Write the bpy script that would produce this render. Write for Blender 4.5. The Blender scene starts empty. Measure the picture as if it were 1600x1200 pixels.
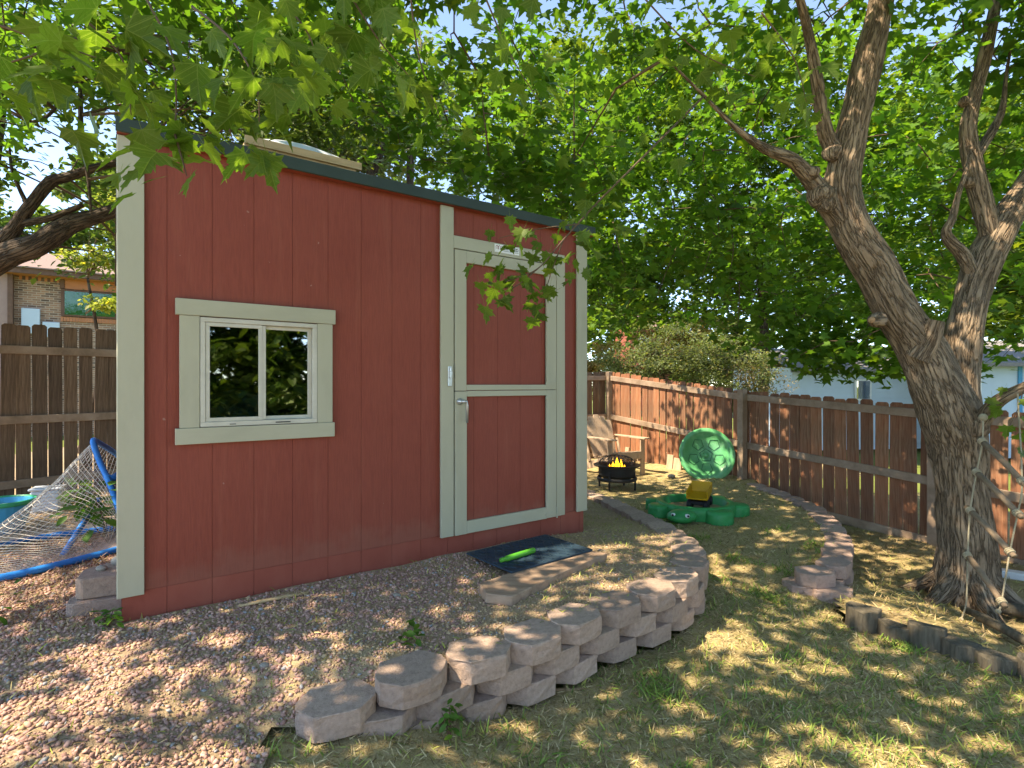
import bpy, bmesh, math, random
import numpy as np
from mathutils import Vector, Matrix, noise
random.seed(7); rng = np.random.default_rng(11)
sc = bpy.context.scene; COL = sc.collection
R = math.radians
# ------------------------------------------------------------------ camera, sky, sun, exposure
CAMZ, F = 1.15, 857.0
cam = bpy.data.objects.new('camera', bpy.data.cameras.new('camera')); COL.objects.link(cam)
cam.location = (0, 0, CAMZ); cam.rotation_euler = (R(90), 0, 0)
cam.data.sensor_width = 36; cam.data.lens = 36*F/1600; cam.data.clip_end = 2000; cam.data.clip_start = .05
sc.camera = cam
SUN_EL = R(55); SH = Vector((-.913, -.406)).normalized()
SUN = Vector((SH.x*math.cos(SUN_EL), SH.y*math.cos(SUN_EL), math.sin(SUN_EL)))
w = bpy.data.worlds.new('World'); sc.world = w; w.use_nodes = True
nt = w.node_tree; bg = nt.nodes['Background']; sky = nt.nodes.new('ShaderNodeTexSky')
sky.sky_type = 'NISHITA'; sky.sun_disc = False; sky.sun_elevation = SUN_EL
sky.sun_rotation = math.atan2(SUN.x, SUN.y); sky.altitude = 4500; sky.air_density = 1.0; sky.dust_density = .0; sky.ozone_density = 3.2
nt.links.new(sky.outputs[0], bg.inputs[0]); bg.inputs[1].default_value = .15
sun = bpy.data.objects.new('sun', bpy.data.lights.new('sun', 'SUN')); COL.objects.link(sun)
sun.data.energy = 2.5; sun.data.angle = R(.55); sun.data.color = (1, .955, .89)
sun.rotation_euler = SUN.to_track_quat('Z', 'Y').to_euler()
vs = sc.view_settings; vs.view_transform = 'Standard'; vs.look = 'None'; vs.exposure = 2.32; vs.gamma = 1; vs.use_white_balance = True; vs.white_balance_temperature = 8450; vs.white_balance_tint = 10
sc.cycles.max_bounces = 8; sc.cycles.diffuse_bounces = 5; sc.cycles.transparent_max_bounces = 12

# ------------------------------------------------------------------ helpers
def P(px, py, D): return Vector(((px-800)/F*D, D, CAMZ-(py-600)/F*D))
def proj(p):
    p = np.asarray(p); D = np.maximum(p[..., 1], .05)
    return 800+F*p[..., 0]/D, 600-F*(p[..., 2]-CAMZ)/D
def smooth(a, b, x):
    t = np.clip((np.asarray(x, float)-a)/(b-a), 0, 1); return t*t*(3-2*t)
def tag(o, label, cat, group=None, kind=None):
    if label: o['label'] = label
    if cat: o['category'] = cat
    if group: o['group'] = group
    if kind: o['kind'] = kind
    return o
MW = {}
def thing(name, label, cat, loc=(0, 0, 0), rotz=0, group=None):
    o = bpy.data.objects.new(name, None); COL.objects.link(o); o.empty_display_size = .2
    o.location = loc; o.rotation_euler = (0, 0, rotz)
    MW[o] = Matrix.Translation(Vector(loc)) @ Matrix.Rotation(rotz, 4, 'Z')
    return tag(o, label, cat, group)
def root_m(parent):
    while parent.parent: parent = parent.parent
    return MW.get(parent, Matrix.Identity(4))
def link(name, me, parent=None):
    o = bpy.data.objects.new(name, me); COL.objects.link(o)
    if parent: o.parent = parent
    return o
class MB:
    def __init__(s): s.v = []; s.f = []
    def add(s, vs, fs):
        b = len(s.v); s.v += [tuple(v) for v in vs]; s.f += [tuple(b+i for i in f) for f in fs]; return s
    def box(s, x0, x1, y0, y1, z0, z1):
        return s.add([(x0,y0,z0),(x1,y0,z0),(x1,y1,z0),(x0,y1,z0),(x0,y0,z1),(x1,y0,z1),(x1,y1,z1),(x0,y1,z1)],
                     [(0,3,2,1),(4,5,6,7),(0,1,5,4),(1,2,6,5),(2,3,7,6),(3,0,4,7)])
    def bar(s, a, b, wd, th, up=(0, 0, 1)):
        a = Vector(a); b = Vector(b); d = (b-a).normalized(); up = Vector(up)
        x = d.cross(up)
        if x.length < 1e-4: x = d.cross(Vector((1, 0, 0)))
        x.normalize(); z = x.cross(d)
        vs = []
        for p in (a, b):
            for sx, sz in ((-1,-1),(1,-1),(1,1),(-1,1)): vs.append(p+x*(sx*wd/2)+z*(sz*th/2))
        return s.add(vs, [(0,1,2,3),(7,6,5,4),(0,4,5,1),(1,5,6,2),(2,6,7,3),(3,7,4,0)])
    def prism(s, poly, z0, z1):
        n = len(poly)
        return s.add([(x, y, z0) for x, y in poly]+[(x, y, z1) for x, y in poly],
                     [tuple(range(n-1, -1, -1)), tuple(range(n, 2*n))]+[(i, (i+1) % n, n+(i+1) % n, n+i) for i in range(n)])
    def tube(s, pts, rad, n=8, closed=False, flat=1.0):
        pts = [Vector(p) for p in pts]; m = len(pts)
        if not hasattr(rad, '__len__'): rad = [rad]*m
        vs = []; ref = None
        for i, p in enumerate(pts):
            t = (pts[(i+1) % m]-pts[i-1]) if closed else (pts[min(i+1, m-1)]-pts[max(i-1, 0)])
            t.normalize()
            if ref is None: ref = Vector((0, 0, 1)) if abs(t.z) < .8 else Vector((1, 0, 0))
            x = (ref-t*ref.dot(t)).normalized(); y = t.cross(x); ref = x
            for k in range(n):
                a = 2*math.pi*k/n; vs.append(p+(x*math.cos(a)*flat+y*math.sin(a))*rad[i])
        fs = []
        for i in range(m if closed else m-1):
            j = (i+1) % m
            for k in range(n): fs.append((i*n+k, i*n+(k+1) % n, j*n+(k+1) % n, j*n+k))
        if not closed: fs += [tuple(range(n-1, -1, -1)), tuple((m-1)*n+k for k in range(n))]
        return s.add(vs, fs)
    def lathe(s, prof, n=32, c=(0, 0, 0), sx=1, sy=1):
        vs = [(c[0]+r*math.cos(2*math.pi*k/n)*sx, c[1]+r*math.sin(2*math.pi*k/n)*sy, c[2]+z) for r, z in prof for k in range(n)]
        fs = [(i*n+k, i*n+(k+1) % n, (i+1)*n+(k+1) % n, (i+1)*n+k) for i in range(len(prof)-1) for k in range(n)]
        return s.add(vs, fs)
    def ball(s, c, r, n=12, m=8, sx=1, sy=1, sz=1):
        prof = [(max(1e-4, math.sin(math.pi*i/m))*r, -math.cos(math.pi*i/m)*r*sz) for i in range(m+1)]
        return s.lathe(prof, n, c, sx, sy)
    def mesh(s, name, mat, smooth=False, bevel=0, parent=None, world=False, rough=0, seed=0):
        vs = s.v
        if world and parent:
            mi = root_m(parent).inverted(); vs = [tuple(mi @ Vector(v)) for v in vs]
        me = bpy.data.meshes.new(name); me.from_pydata(vs, [], s.f)
        if bevel:
            bm = bmesh.new(); bm.from_mesh(me)
            es = [e for e in bm.edges if len(e.link_faces) == 2 and e.calc_face_angle(0) > .5]
            bmesh.ops.bevel(bm, geom=es, offset=bevel, segments=1, affect='EDGES', clamp_overlap=True)
            bm.to_mesh(me); bm.free()
        if rough:
            for v in me.vertices:
                v.co += noise.noise_vector(v.co*14+Vector((seed*3.1, seed, 0)))*rough
        me.materials.append(mat)
        if smooth: me.polygons.foreach_set('use_smooth', [True]*len(me.polygons))
        me.update(); return me
    def build(s, name, mat, parent=None, **k):
        return link(name, s.mesh(name, mat, parent=parent, **k), parent)
def np_mesh(name, V, Fc, mat, col=None, parent=None, smooth=False):
    """V (n,3), Fc (m,k) -> one mesh object; col (n,3) per vertex"""
    me = bpy.data.meshes.new(name); n = len(V); m, k = Fc.shape
    if parent:
        mi = np.array(root_m(parent).inverted()); V = V @ mi[:3, :3].T+mi[:3, 3]
    me.vertices.add(n); me.vertices.foreach_set('co', np.ascontiguousarray(V, dtype=np.float32).ravel())
    me.loops.add(m*k); me.loops.foreach_set('vertex_index', np.ascontiguousarray(Fc, dtype=np.int32).ravel())
    me.polygons.add(m); me.polygons.foreach_set('loop_start', np.arange(0, m*k, k, dtype=np.int32))
    try: me.polygons.foreach_set('loop_total', np.full(m, k, dtype=np.int32))
    except Exception: pass
    if smooth: me.polygons.foreach_set('use_smooth', np.ones(m, dtype=bool))
    if col is not None:
        a = me.attributes.new('col', 'FLOAT_COLOR', 'POINT')
        a.data.foreach_set('color', np.concatenate([col, np.ones((n, 1))], 1).astype(np.float32).ravel())
    me.materials.append(mat); me.update(); me.validate()
    return link(name, me, parent)
def scatter(name, T, TF, pos, rot, scale, cols, mat, parent=None, smooth=False):
    N = len(pos); n = len(T)
    sc_ = np.asarray(scale); sc_ = sc_[:, None] if sc_.ndim == 1 else sc_
    V = np.einsum('nij,nvj->nvi', rot, T[None]*sc_[:, None, :])+pos[:, None, :]
    Fc = TF[None]+(np.arange(N)*n)[:, None, None]
    C = np.repeat(cols, n, axis=0)
    return np_mesh(name, V.reshape(-1, 3), Fc.reshape(-1, TF.shape[1]), mat, C, parent, smooth)
def rotm(yaw, pitch, roll):
    cy, sy = np.cos(yaw), np.sin(yaw); cp, sp = np.cos(pitch), np.sin(pitch); cr, sr = np.cos(roll), np.sin(roll)
    z, o = np.zeros_like(yaw), np.ones_like(yaw)
    Z = np.stack([np.stack([cy, -sy, z], -1), np.stack([sy, cy, z], -1), np.stack([z, z, o], -1)], -2)
    X = np.stack([np.stack([o, z, z], -1), np.stack([z, cp, -sp], -1), np.stack([z, sp, cp], -1)], -2)
    Y = np.stack([np.stack([cr, z, sr], -1), np.stack([z, o, z], -1), np.stack([-sr, z, cr], -1)], -2)
    return Z @ X @ Y
def catmull(pts, k=6):
    out = []; n = len(pts)
    for i in range(n-1):
        p0, p1, p2, p3 = [np.array(pts[max(0, min(n-1, j))], float) for j in (i-1, i, i+1, i+2)]
        for t in np.arange(k)/k:
            out.append(.5*((2*p1)+(-p0+p2)*t+(2*p0-5*p1+4*p2-p3)*t*t+(-p0+3*p1-3*p2+p3)*t**3))
    out.append(np.array(pts[-1], float)); return np.array(out)
def inpoly(x, y, poly):
    x = np.asarray(x); y = np.asarray(y); r = np.zeros(x.shape, bool); n = len(poly)
    for i in range(n):
        (x1, y1), (x2, y2) = poly[i], poly[i-1]
        c = ((y1 > y) != (y2 > y)) & (x < (x2-x1)*(y-y1)/((y2-y1)+1e-12)+x1); r ^= c
    return r

# ------------------------------------------------------------------ materials
def newmat(name):
    m = bpy.data.materials.new(name); m.use_nodes = True
    return m, m.node_tree, m.node_tree.nodes['Principled BSDF']
def coords(nt, kind, scale):
    tc = nt.nodes.new('ShaderNodeTexCoord'); mp = nt.nodes.new('ShaderNodeMapping')
    if kind.startswith('@'):
        at = nt.nodes.new('ShaderNodeAttribute'); at.attribute_name = kind[1:]; nt.links.new(at.outputs['Vector'], mp.inputs[0])
    else: nt.links.new(tc.outputs[kind], mp.inputs[0])
    mp.inputs['Scale'].default_value = scale if hasattr(scale, '__len__') else (scale,)*3
    return mp
def tnoise(nt, co, scale, detail=4, rough=.6):
    n = nt.nodes.new('ShaderNodeTexNoise'); n.inputs['Scale'].default_value = scale; n.inputs['Detail'].default_value = detail
    n.inputs['Roughness'].default_value = rough; nt.links.new(co.outputs[0], n.inputs['Vector']); return n
def ramp(nt, src, stops):
    r = nt.nodes.new('ShaderNodeValToRGB'); nt.links.new(src, r.inputs[0]); e = r.color_ramp.elements
    while len(e) < len(stops): e.new(.5)
    for i, (p, c) in enumerate(stops): e[i].position = p; e[i].color = (*c, 1)
    return r
def mix(nt, fac, a, b, mode='MIX'):
    m = nt.nodes.new('ShaderNodeMix'); m.data_type = 'RGBA'; m.blend_type = mode
    for i, v in ((0, fac), (6, a), (7, b)):
        if hasattr(v, 'is_output'): nt.links.new(v, m.inputs[i])
        elif i == 0: m.inputs[0].default_value = v
        else: m.inputs[i].default_value = (*v, 1)
    return m.outputs[2]
def bumpn(nt, src, b, strength=.3, dist=.01):
    n = nt.nodes.new('ShaderNodeBump'); n.inputs['Strength'].default_value = strength; n.inputs['Distance'].default_value = dist
    nt.links.new(src, n.inputs['Height']); nt.links.new(n.outputs[0], b.inputs['Normal']); return n
def objrand(nt): return nt.nodes.new('ShaderNodeObjectInfo').outputs['Random']
def pm(name, c1, c2=None, scale=6, stretch=(1, 1, 1), rough=.7, bump=.2, bscale=40, bdist=.004, c3=None, vary=0, spec=.3, metal=0):
    m, nt, b = newmat(name); c2 = c2 or tuple(x*.7 for x in c1)
    co = coords(nt, 'Object', stretch); n = tnoise(nt, co, scale, 6, .65)
    st = [(.3, c2), (.65, c1)]
    if c3: st = [(.25, c2), (.5, c1), (.75, c3)]
    out = ramp(nt, n.outputs[0], st).outputs[0]
    if vary:
        rr = ramp(nt, objrand(nt), [(0, (1-vary,)*3), (1, (1+vary*.6,)*3)]); out = mix(nt, 1, out, rr.outputs[0], 'MULTIPLY')
    nt.links.new(out, b.inputs['Base Color']); b.inputs['Roughness'].default_value = rough
    b.inputs['Specular IOR Level'].default_value = spec; b.inputs['Metallic'].default_value = metal
    if bump: bumpn(nt, tnoise(nt, co, bscale, 5, .7).outputs[0], b, bump, bdist)
    return m
M = {}
def siding_mat():
    m, nt, b = newmat('barn_red_siding'); co = coords(nt, 'Object', (1, 1, 1))
    big = tnoise(nt, co, 1.6, 3); c = ramp(nt, big.outputs[0], [(.3, (.212, .042, .026)), (.7, (.246, .055, .035))]).outputs[0]
    gr = tnoise(nt, coords(nt, 'Object', (60, 60, 3.5)), 3, 5, .7)
    c = mix(nt, .28, c, ramp(nt, gr.outputs[0], [(.35, (.16, .028, .016)), (.6, (.30, .066, .037))]).outputs[0])
    strk = tnoise(nt, coords(nt, 'Object', (9, 9, .5)), 2.2, 4, .7)       # sun-faded streaks
    c = mix(nt, ramp(nt, strk.outputs[0], [(.55, (0, 0, 0)), (.8, (.3, .3, .3))]).outputs[0], c, (.33, .115, .07))
    sp = tnoise(nt, co, 26, 2, .5)
    c = mix(nt, ramp(nt, sp.outputs[0], [(.77, (0, 0, 0)), (.79, (.45, .45, .45))]).outputs[0], c, (.38, .27, .22))
    z = nt.nodes.new('ShaderNodeSeparateXYZ'); nt.links.new(co.outputs[0], z.inputs[0])
    add = nt.nodes.new('ShaderNodeMath'); add.operation = 'MULTIPLY_ADD'; nt.links.new(tnoise(nt, co, 7, 4).outputs[0], add.inputs[0])
    add.inputs[1].default_value = -.35; nt.links.new(z.outputs[2], add.inputs[2])
    c = mix(nt, ramp(nt, add.outputs[0], [(0, (.35,)*3), (.10, (0, 0, 0))]).outputs[0], c, (.27, .11, .075))   # splashed soil
    nt.links.new(c, b.inputs['Base Color']); b.inputs['Roughness'].default_value = .62; b.inputs['Specular IOR Level'].default_value = .3
    bumpn(nt, gr.outputs[0], b, .45, .0035); return m
M['red'] = siding_mat()
M['skirt'] = pm('barn_red_skirt', (.275, .065, .042), (.23, .048, .03), 4, (1, 1, .5), .6, .3, 60, .003, c3=(.31, .085, .055))
M['trim'] = pm('sage_trim_paint', (.385, .37, .27), (.335, .325, .235), 5, (1, 1, .3), .5, .25, 40, .002, c3=(.40, .385, .285))
M['trimh'] = pm('sage_trim_paint_level', (.385, .37, .27), (.335, .325, .235), 5, (.3, 1, 1), .5, .25, 40, .002, c3=(.40, .385, .285))
M['green_metal'] = pm('dark_green_drip_edge', (.030, .048, .038), (.024, .038, .030), 5, rough=.5, bump=0)
M['shingle'] = pm('roof_shingle', (.1, .1, .095), (.06, .06, .06), 40, rough=.9)
M['raw_wood'] = pm('raw_pine', (.48, .34, .19), (.36, .24, .12), 6, (1, 8, 8), .8, .3, 30)
M['alu'] = pm('window_frame_metal', (.52, .50, .42), (.42, .40, .33), 8, rough=.4, bump=0)
M['steel'] = pm('galvanised_steel', (.55, .57, .58), (.4, .42, .42), 20, rough=.35, bump=.1, metal=.8)
M['black'] = pm('black_gap', (.02, .02, .02), rough=.8, bump=0)
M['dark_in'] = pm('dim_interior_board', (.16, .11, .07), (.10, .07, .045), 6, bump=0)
M['white'] = pm('white_plastic', (.75, .76, .74), (.65, .66, .65), 8, rough=.4, bump=0)
def glass_mat(name, tint=(.55, .6, .58), base=.12):
    m = bpy.data.materials.new(name); m.use_nodes = True; nt = m.node_tree; nt.nodes.clear()
    o = nt.nodes.new('ShaderNodeOutputMaterial'); t = nt.nodes.new('ShaderNodeBsdfTransparent'); t.inputs[0].default_value = (*tint, 1)
    g = nt.nodes.new('ShaderNodeBsdfGlossy'); g.inputs['Roughness'].default_value = .02; g.inputs[0].default_value = (1, 1, 1, 1)
    f = nt.nodes.new('ShaderNodeFresnel'); f.inputs[0].default_value = 1.5
    a = nt.nodes.new('ShaderNodeMath'); a.operation = 'ADD'; a.inputs[1].default_value = base; nt.links.new(f.outputs[0], a.inputs[0])
    x = nt.nodes.new('ShaderNodeMixShader'); nt.links.new(a.outputs[0], x.inputs[0]); nt.links.new(t.outputs[0], x.inputs[1]); nt.links.new(g.outputs[0], x.inputs[2])
    nt.links.new(x.outputs[0], o.inputs[0]); return m
M['glass'] = glass_mat('window_glass'); M['glass_refl'] = glass_mat('reflective_glass', (.35, .4, .38), .3)
def leaf_mat(name, attr=True, sat=1.0, base=(.07, .13, .022), trans=.5, gloss=.25):
    m, nt, b = newmat(name)
    if attr:
        a = nt.nodes.new('ShaderNodeAttribute'); a.attribute_name = 'col'; c = a.outputs['Color']
    else:
        c = ramp(nt, objrand(nt), [(0, tuple(x*.8 for x in base)), (.6, base), (1, (base[0]*1.5, base[1]*1.3, base[2]*1.2))]).outputs[0]
    if not attr:
        xs = nt.nodes.new('ShaderNodeSeparateXYZ'); nt.links.new(coords(nt, 'Object', 1).outputs[0], xs.inputs[0])
        def mth(op, a, b=None):
            q = nt.nodes.new('ShaderNodeMath'); q.operation = op
            for i_, v_ in enumerate((a, b)):
                if v_ is None: continue
                if hasattr(v_, 'is_output'): nt.links.new(v_, q.inputs[i_])
                else: q.inputs[i_].default_value = v_
            return q.outputs[0]
        ax = mth('ABSOLUTE', xs.outputs[0]); l1 = mth('ABSOLUTE', mth('SUBTRACT', ax, mth('MULTIPLY', xs.outputs[1], 1.28))); l2 = mth('ABSOLUTE', mth('SUBTRACT', mth('MULTIPLY', ax, .16), xs.outputs[1]))
        l3 = mth('ABSOLUTE', mth('SUBTRACT', mth('MODULO', mth('ADD', mth('SUBTRACT', xs.outputs[1], mth('MULTIPLY', ax, .8)), 2), .17), .085))
        vv = mth('MINIMUM', mth('MINIMUM', ax, mth('MULTIPLY', l1, .7)), mth('MINIMUM', l2, mth('ADD', l3, .006)))
        c = mix(nt, ramp(nt, vv, [(.004, (.5,)*3), (.018, (0, 0, 0))]).outputs[0], c, (.24, .30, .09))
    co = coords(nt, 'Object', 1); c = mix(nt, .25, c, ramp(nt, tnoise(nt, co, 9 if attr else 30, 3).outputs[0], [(.3, (.35, .35, .3)), (.7, (1, 1, 1))]).outputs[0], 'MULTIPLY')
    nt.links.new(c, b.inputs['Base Color']); b.inputs['Roughness'].default_value = .5; b.inputs['Specular IOR Level'].default_value = gloss
    t = nt.nodes.new('ShaderNodeBsdfTranslucent'); nt.links.new(mix(nt, 1, c, (1.5, 1.6, .7), 'MULTIPLY'), t.inputs[0])
    x = nt.nodes.new('ShaderNodeMixShader'); x.inputs[0].default_value = trans
    nt.links.new(b.outputs[0], x.inputs[1]); nt.links.new(t.outputs[0], x.inputs[2])
    nt.links.new(x.outputs[0], nt.nodes['Material Output'].inputs[0]); return m
M['leaf'] = leaf_mat('leaf_foliage'); M['leaf_near'] = leaf_mat('maple_leaf', False, base=(.10, .175, .026), trans=.55)
def attr_mat(name, rough=.85, bump=.3, bscale=60):
    m, nt, b = newmat(name); a = nt.nodes.new('ShaderNodeAttribute'); a.attribute_name = 'col'
    co = coords(nt, 'Object', 1); n = tnoise(nt, co, bscale, 4)
    c = mix(nt, .5, a.outputs['Color'], ramp(nt, n.outputs[0], [(.3, (.5,)*3), (.7, (1,)*3)]).outputs[0], 'MULTIPLY')
    nt.links.new(c, b.inputs['Base Color']); b.inputs['Roughness'].default_value = rough; b.inputs['Specular IOR Level'].default_value = .2
    if bump: bumpn(nt, n.outputs[0], b, bump, .004)
    return m
M['stone_bits'] = attr_mat('gravel_stone'); M['blades'] = attr_mat('grass_blade', .7, 0)
def bark_mat(name, c_hi, c_lo, s=1.0):
    m, nt, b = newmat(name); co = coords(nt, '@bark', (1, 1, .17))
    n = tnoise(nt, co, 22*s, 6, .65); co2 = coords(nt, '@bark', (1, 1, .13)); g = tnoise(nt, co2, 30*s, 3, .55)
    ab = nt.nodes.new('ShaderNodeMath'); ab.operation = 'SUBTRACT'; nt.links.new(g.outputs[0], ab.inputs[0]); ab.inputs[1].default_value = .5
    v = nt.nodes.new('ShaderNodeMath'); v.operation = 'ABSOLUTE'; nt.links.new(ab.outputs[0], v.inputs[0])
    c = ramp(nt, n.outputs[0], [(.3, c_lo), (.62, c_hi)]).outputs[0]
    c = mix(nt, ramp(nt, v.outputs[0], [(0, (.9,)*3), (.05, (0, 0, 0))]).outputs[0], c, tuple(x*.4 for x in c_lo))
    l = tnoise(nt, coords(nt, 'Object', 1), 3.5, 4)
    c = mix(nt, ramp(nt, l.outputs[0], [(.55, (0, 0, 0)), (.75, (.35,)*3)]).outputs[0], c, (.22, .19, .15))
    nt.links.new(c, b.inputs['Base Color']); b.inputs['Roughness'].default_value = .9; b.inputs['Specular IOR Level'].default_value = .15
    h = nt.nodes.new('ShaderNodeMath'); h.operation = 'MULTIPLY_ADD'; nt.links.new(n.outputs[0], h.inputs[0]); h.inputs[1].default_value = .5
    r2 = ramp(nt, v.outputs[0], [(0, (0, 0, 0)), (.10, (1, 1, 1))]); nt.links.new(r2.outputs[0], h.inputs[2])
    bumpn(nt, h.outputs[0], b, .9, .025); return m
M['bark'] = bark_mat('maple_bark', (.33, .24, .16), (.17, .115, .072)); M['bark_dark'] = bark_mat('dark_bark', (.12, .085, .06), (.055, .04, .03))
M['twig'] = pm('twig_bark', (.13, .085, .05), (.08, .05, .03), 20, bump=0)
M['cutwood'] = pm('cut_branch_end', (.42, .26, .14), (.26, .15, .08), 18)
def fence_mat(name, hi, mid, lo, stain=None):
    m, nt, b = newmat(name); co = coords(nt, 'Object', (1, 1, 1)); gr = tnoise(nt, coords(nt, 'Object', (22, 22, 1.1)), 3.2, 6, .7)
    c = ramp(nt, gr.outputs[0], [(.25, lo), (.5, mid), (.75, hi)]).outputs[0]
    if stain:
        s = tnoise(nt, coords(nt, 'Object', (3.5, 3.5, 1.0)), 1.3, 4, .6); c = mix(nt, ramp(nt, s.outputs[0], [(.38, (0, 0, 0)), (.62, (.85,)*3)]).outputs[0], c, stain)
        c = mix(nt, .35, c, ramp(nt, gr.outputs[0], [(.3, lo), (.7, hi)]).outputs[0])
    k = nt.nodes.new('ShaderNodeTexVoronoi'); k.inputs['Scale'].default_value = 4.5; nt.links.new(coords(nt, 'Object', (1, 1, .7)).outputs[0], k.inputs['Vector'])
    c = mix(nt, ramp(nt, k.outputs['Distance'], [(.07, (.9,)*3), (.11, (0, 0, 0))]).outputs[0], c, (.035, .02, .012))
    c = mix(nt, 1, c, ramp(nt, objrand(nt), [(0, (.65, .65, .68)), (1, (1.2, 1.15, 1.1))]).outputs[0], 'MULTIPLY')
    nt.links.new(c, b.inputs['Base Color']); b.inputs['Roughness'].default_value = .85; b.inputs['Specular IOR Level'].default_value = .2
    bumpn(nt, gr.outputs[0], b, .5, .006); return m
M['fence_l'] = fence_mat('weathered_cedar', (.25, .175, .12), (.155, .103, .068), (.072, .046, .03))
M['fence_r'] = fence_mat('stained_cedar', (.38, .225, .14), (.27, .135, .075), (.115, .056, .032), stain=(.37, .11, .045))
M['fence_rail'] = pm('fence_rail_wood', (.30, .21, .145), (.17, .115, .075), 4, (1, 1, 1), .85, .4, 30, c3=(.40, .30, .22))
M['timber'] = pm('grey_green_timber', (.135, .11, .075), (.055, .05, .032), 5, (9, 9, 1), .9, .8, 25, .015, c3=(.21, .175, .12), vary=.25)
M['block'] = pm('tan_concrete_block', (.395, .28, .215), (.27, .19, .145), 45, rough=.95, bump=.8, bscale=110, bdist=.008, c3=(.48, .345, .265), vary=.2)
M['block_pink'] = pm('pink_concrete_block', (.43, .295, .235), (.31, .21, .165), 45, rough=.95, bump=1, bscale=110, bdist=.012, c3=(.46, .33, .265), vary=.25)
M['mat'] = pm('blue_black_rubber', (.022, .05, .075), (.012, .025, .04), 14, rough=.55, bump=.5, bscale=50)
M['plank'] = pm('worn_brown_board', (.33, .22, .15), (.22, .14, .09), 4, (1, 6, 6), .8, .4, 25, c3=(.42, .30, .21))
M['lime'] = pm('lime_green_plastic', (.07, .34, .035), (.05, .26, .025), 4, rough=.4, bump=0)
M['turtle'] = pm('green_plastic', (.012, .27, .075), (.012, .21, .06), 9, rough=.45, bump=.06, bscale=20, c3=(.03, .31, .12))
M['turtle_lid'] = pm('faded_green_plastic', (.10, .40, .16), (.06, .30, .11), 5, rough=.3, bump=.05, c3=(.24, .52, .28), spec=.5)
M['ridge'] = pm('dark_green_groove', (.015, .13, .05), rough=.5, bump=0)
M['yellow'] = pm('yellow_plastic', (.62, .34, .015), (.52, .27, .012), 6, rough=.45, bump=0)
M['tyre'] = pm('black_plastic', (.018, .018, .02), (.012, .012, .012), 8, rough=.6, bump=0)
M['iron'] = pm('black_iron', (.02, .022, .024), (.03, .028, .026), 14, rough=.5, bump=.3, bscale=60)
M['chairwood'] = pm('pale_cedar_chair', (.50, .36, .25), (.38, .26, .17), 5, (6, 6, 1), .8, .3, 30)
M['sand'] = pm('play_sand', (.36, .27, .16), (.27, .2, .11), 20, rough=.95, bump=.6, bscale=60)
M['blue'] = pm('blue_nylon', (.012, .25, .72), (.01, .20, .60), 5, rough=.42, bump=.5, bscale=12, bdist=.01)
M['netcord'] = pm('pale_net_cord', (.72, .66, .56), (.6, .54, .45), 12, rough=.8, bump=0)
M['rope'] = pm('rope', (.36, .31, .21), (.27, .22, .14), 40, rough=.9, bump=.5, bscale=120)
M['rung'] = pm('bare_wood_rung', (.27, .19, .12), (.16, .11, .07), 10, rough=.8)
M['frost'] = pm('cloudy_plastic', (.58, .62, .66), (.5, .54, .58), 6, rough=.35, bump=0)
M['tubgreen'] = pm('green_tub_plastic', (.02, .34, .16), rough=.4, bump=0); M['tubblue'] = pm('cyan_tub_plastic', (.015, .23, .42), (.02, .28, .5), 4, rough=.4, bump=0)
M['pebble'] = pm('grey_pebble', (.27, .24, .20), (.2, .18, .15), 12)
M['orange'] = pm('orange_board', (.5, .2, .095), (.43, .17, .08), 4, rough=.7); M['brown'] = pm('brown_fascia', (.16, .085, .055), rough=.7)
M['mauve'] = pm('mauve_siding', (.36, .24, .2), (.31, .2, .17), 3, rough=.7); M['bluesiding'] = pm('pale_blue_siding', (.50, .60, .68), (.45, .55, .63), 2, rough=.6, bump=0)
M['greyroof'] = pm('grey_shingle', (.25, .23, .22), (.18, .17, .165), 30, rough=.9); M['houseroof'] = pm('pinkish_shingle', (.30, .205, .17), (.21, .14, .115), 26, (1, 1, 3), .9, .6, 20, .02)
M['redroof'] = pm('red_tile', (.36, .10, .07), rough=.8)
def brick_mat():
    m, nt, b = newmat('brick_wall'); co = coords(nt, 'Object', 1)
    sw = nt.nodes.new('ShaderNodeSeparateXYZ'); nt.links.new(co.outputs[0], sw.inputs[0]); cb = nt.nodes.new('ShaderNodeCombineXYZ')
    nt.links.new(sw.outputs[0], cb.inputs[0]); nt.links.new(sw.outputs[2], cb.inputs[1])
    t = nt.nodes.new('ShaderNodeTexBrick'); nt.links.new(cb.outputs[0], t.inputs['Vector']); t.inputs['Scale'].default_value = 1
    t.inputs['Brick Width'].default_value = .21; t.inputs['Row Height'].default_value = .07; t.inputs['Mortar Size'].default_value = .008
    t.inputs['Color1'].default_value = (.36, .2, .12, 1); t.inputs['Color2'].default_value = (.045, .03, .025, 1); t.inputs['Mortar'].default_value = (.42, .34, .26, 1); t.inputs['Bias'].default_value = -.15
    nt.links.new(t.outputs[0], b.inputs['Base Color']); b.inputs['Roughness'].default_value = .85; bumpn(nt, t.outputs['Fac'], b, -.5, .01); return m
M['brick'] = brick_mat()
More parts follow.
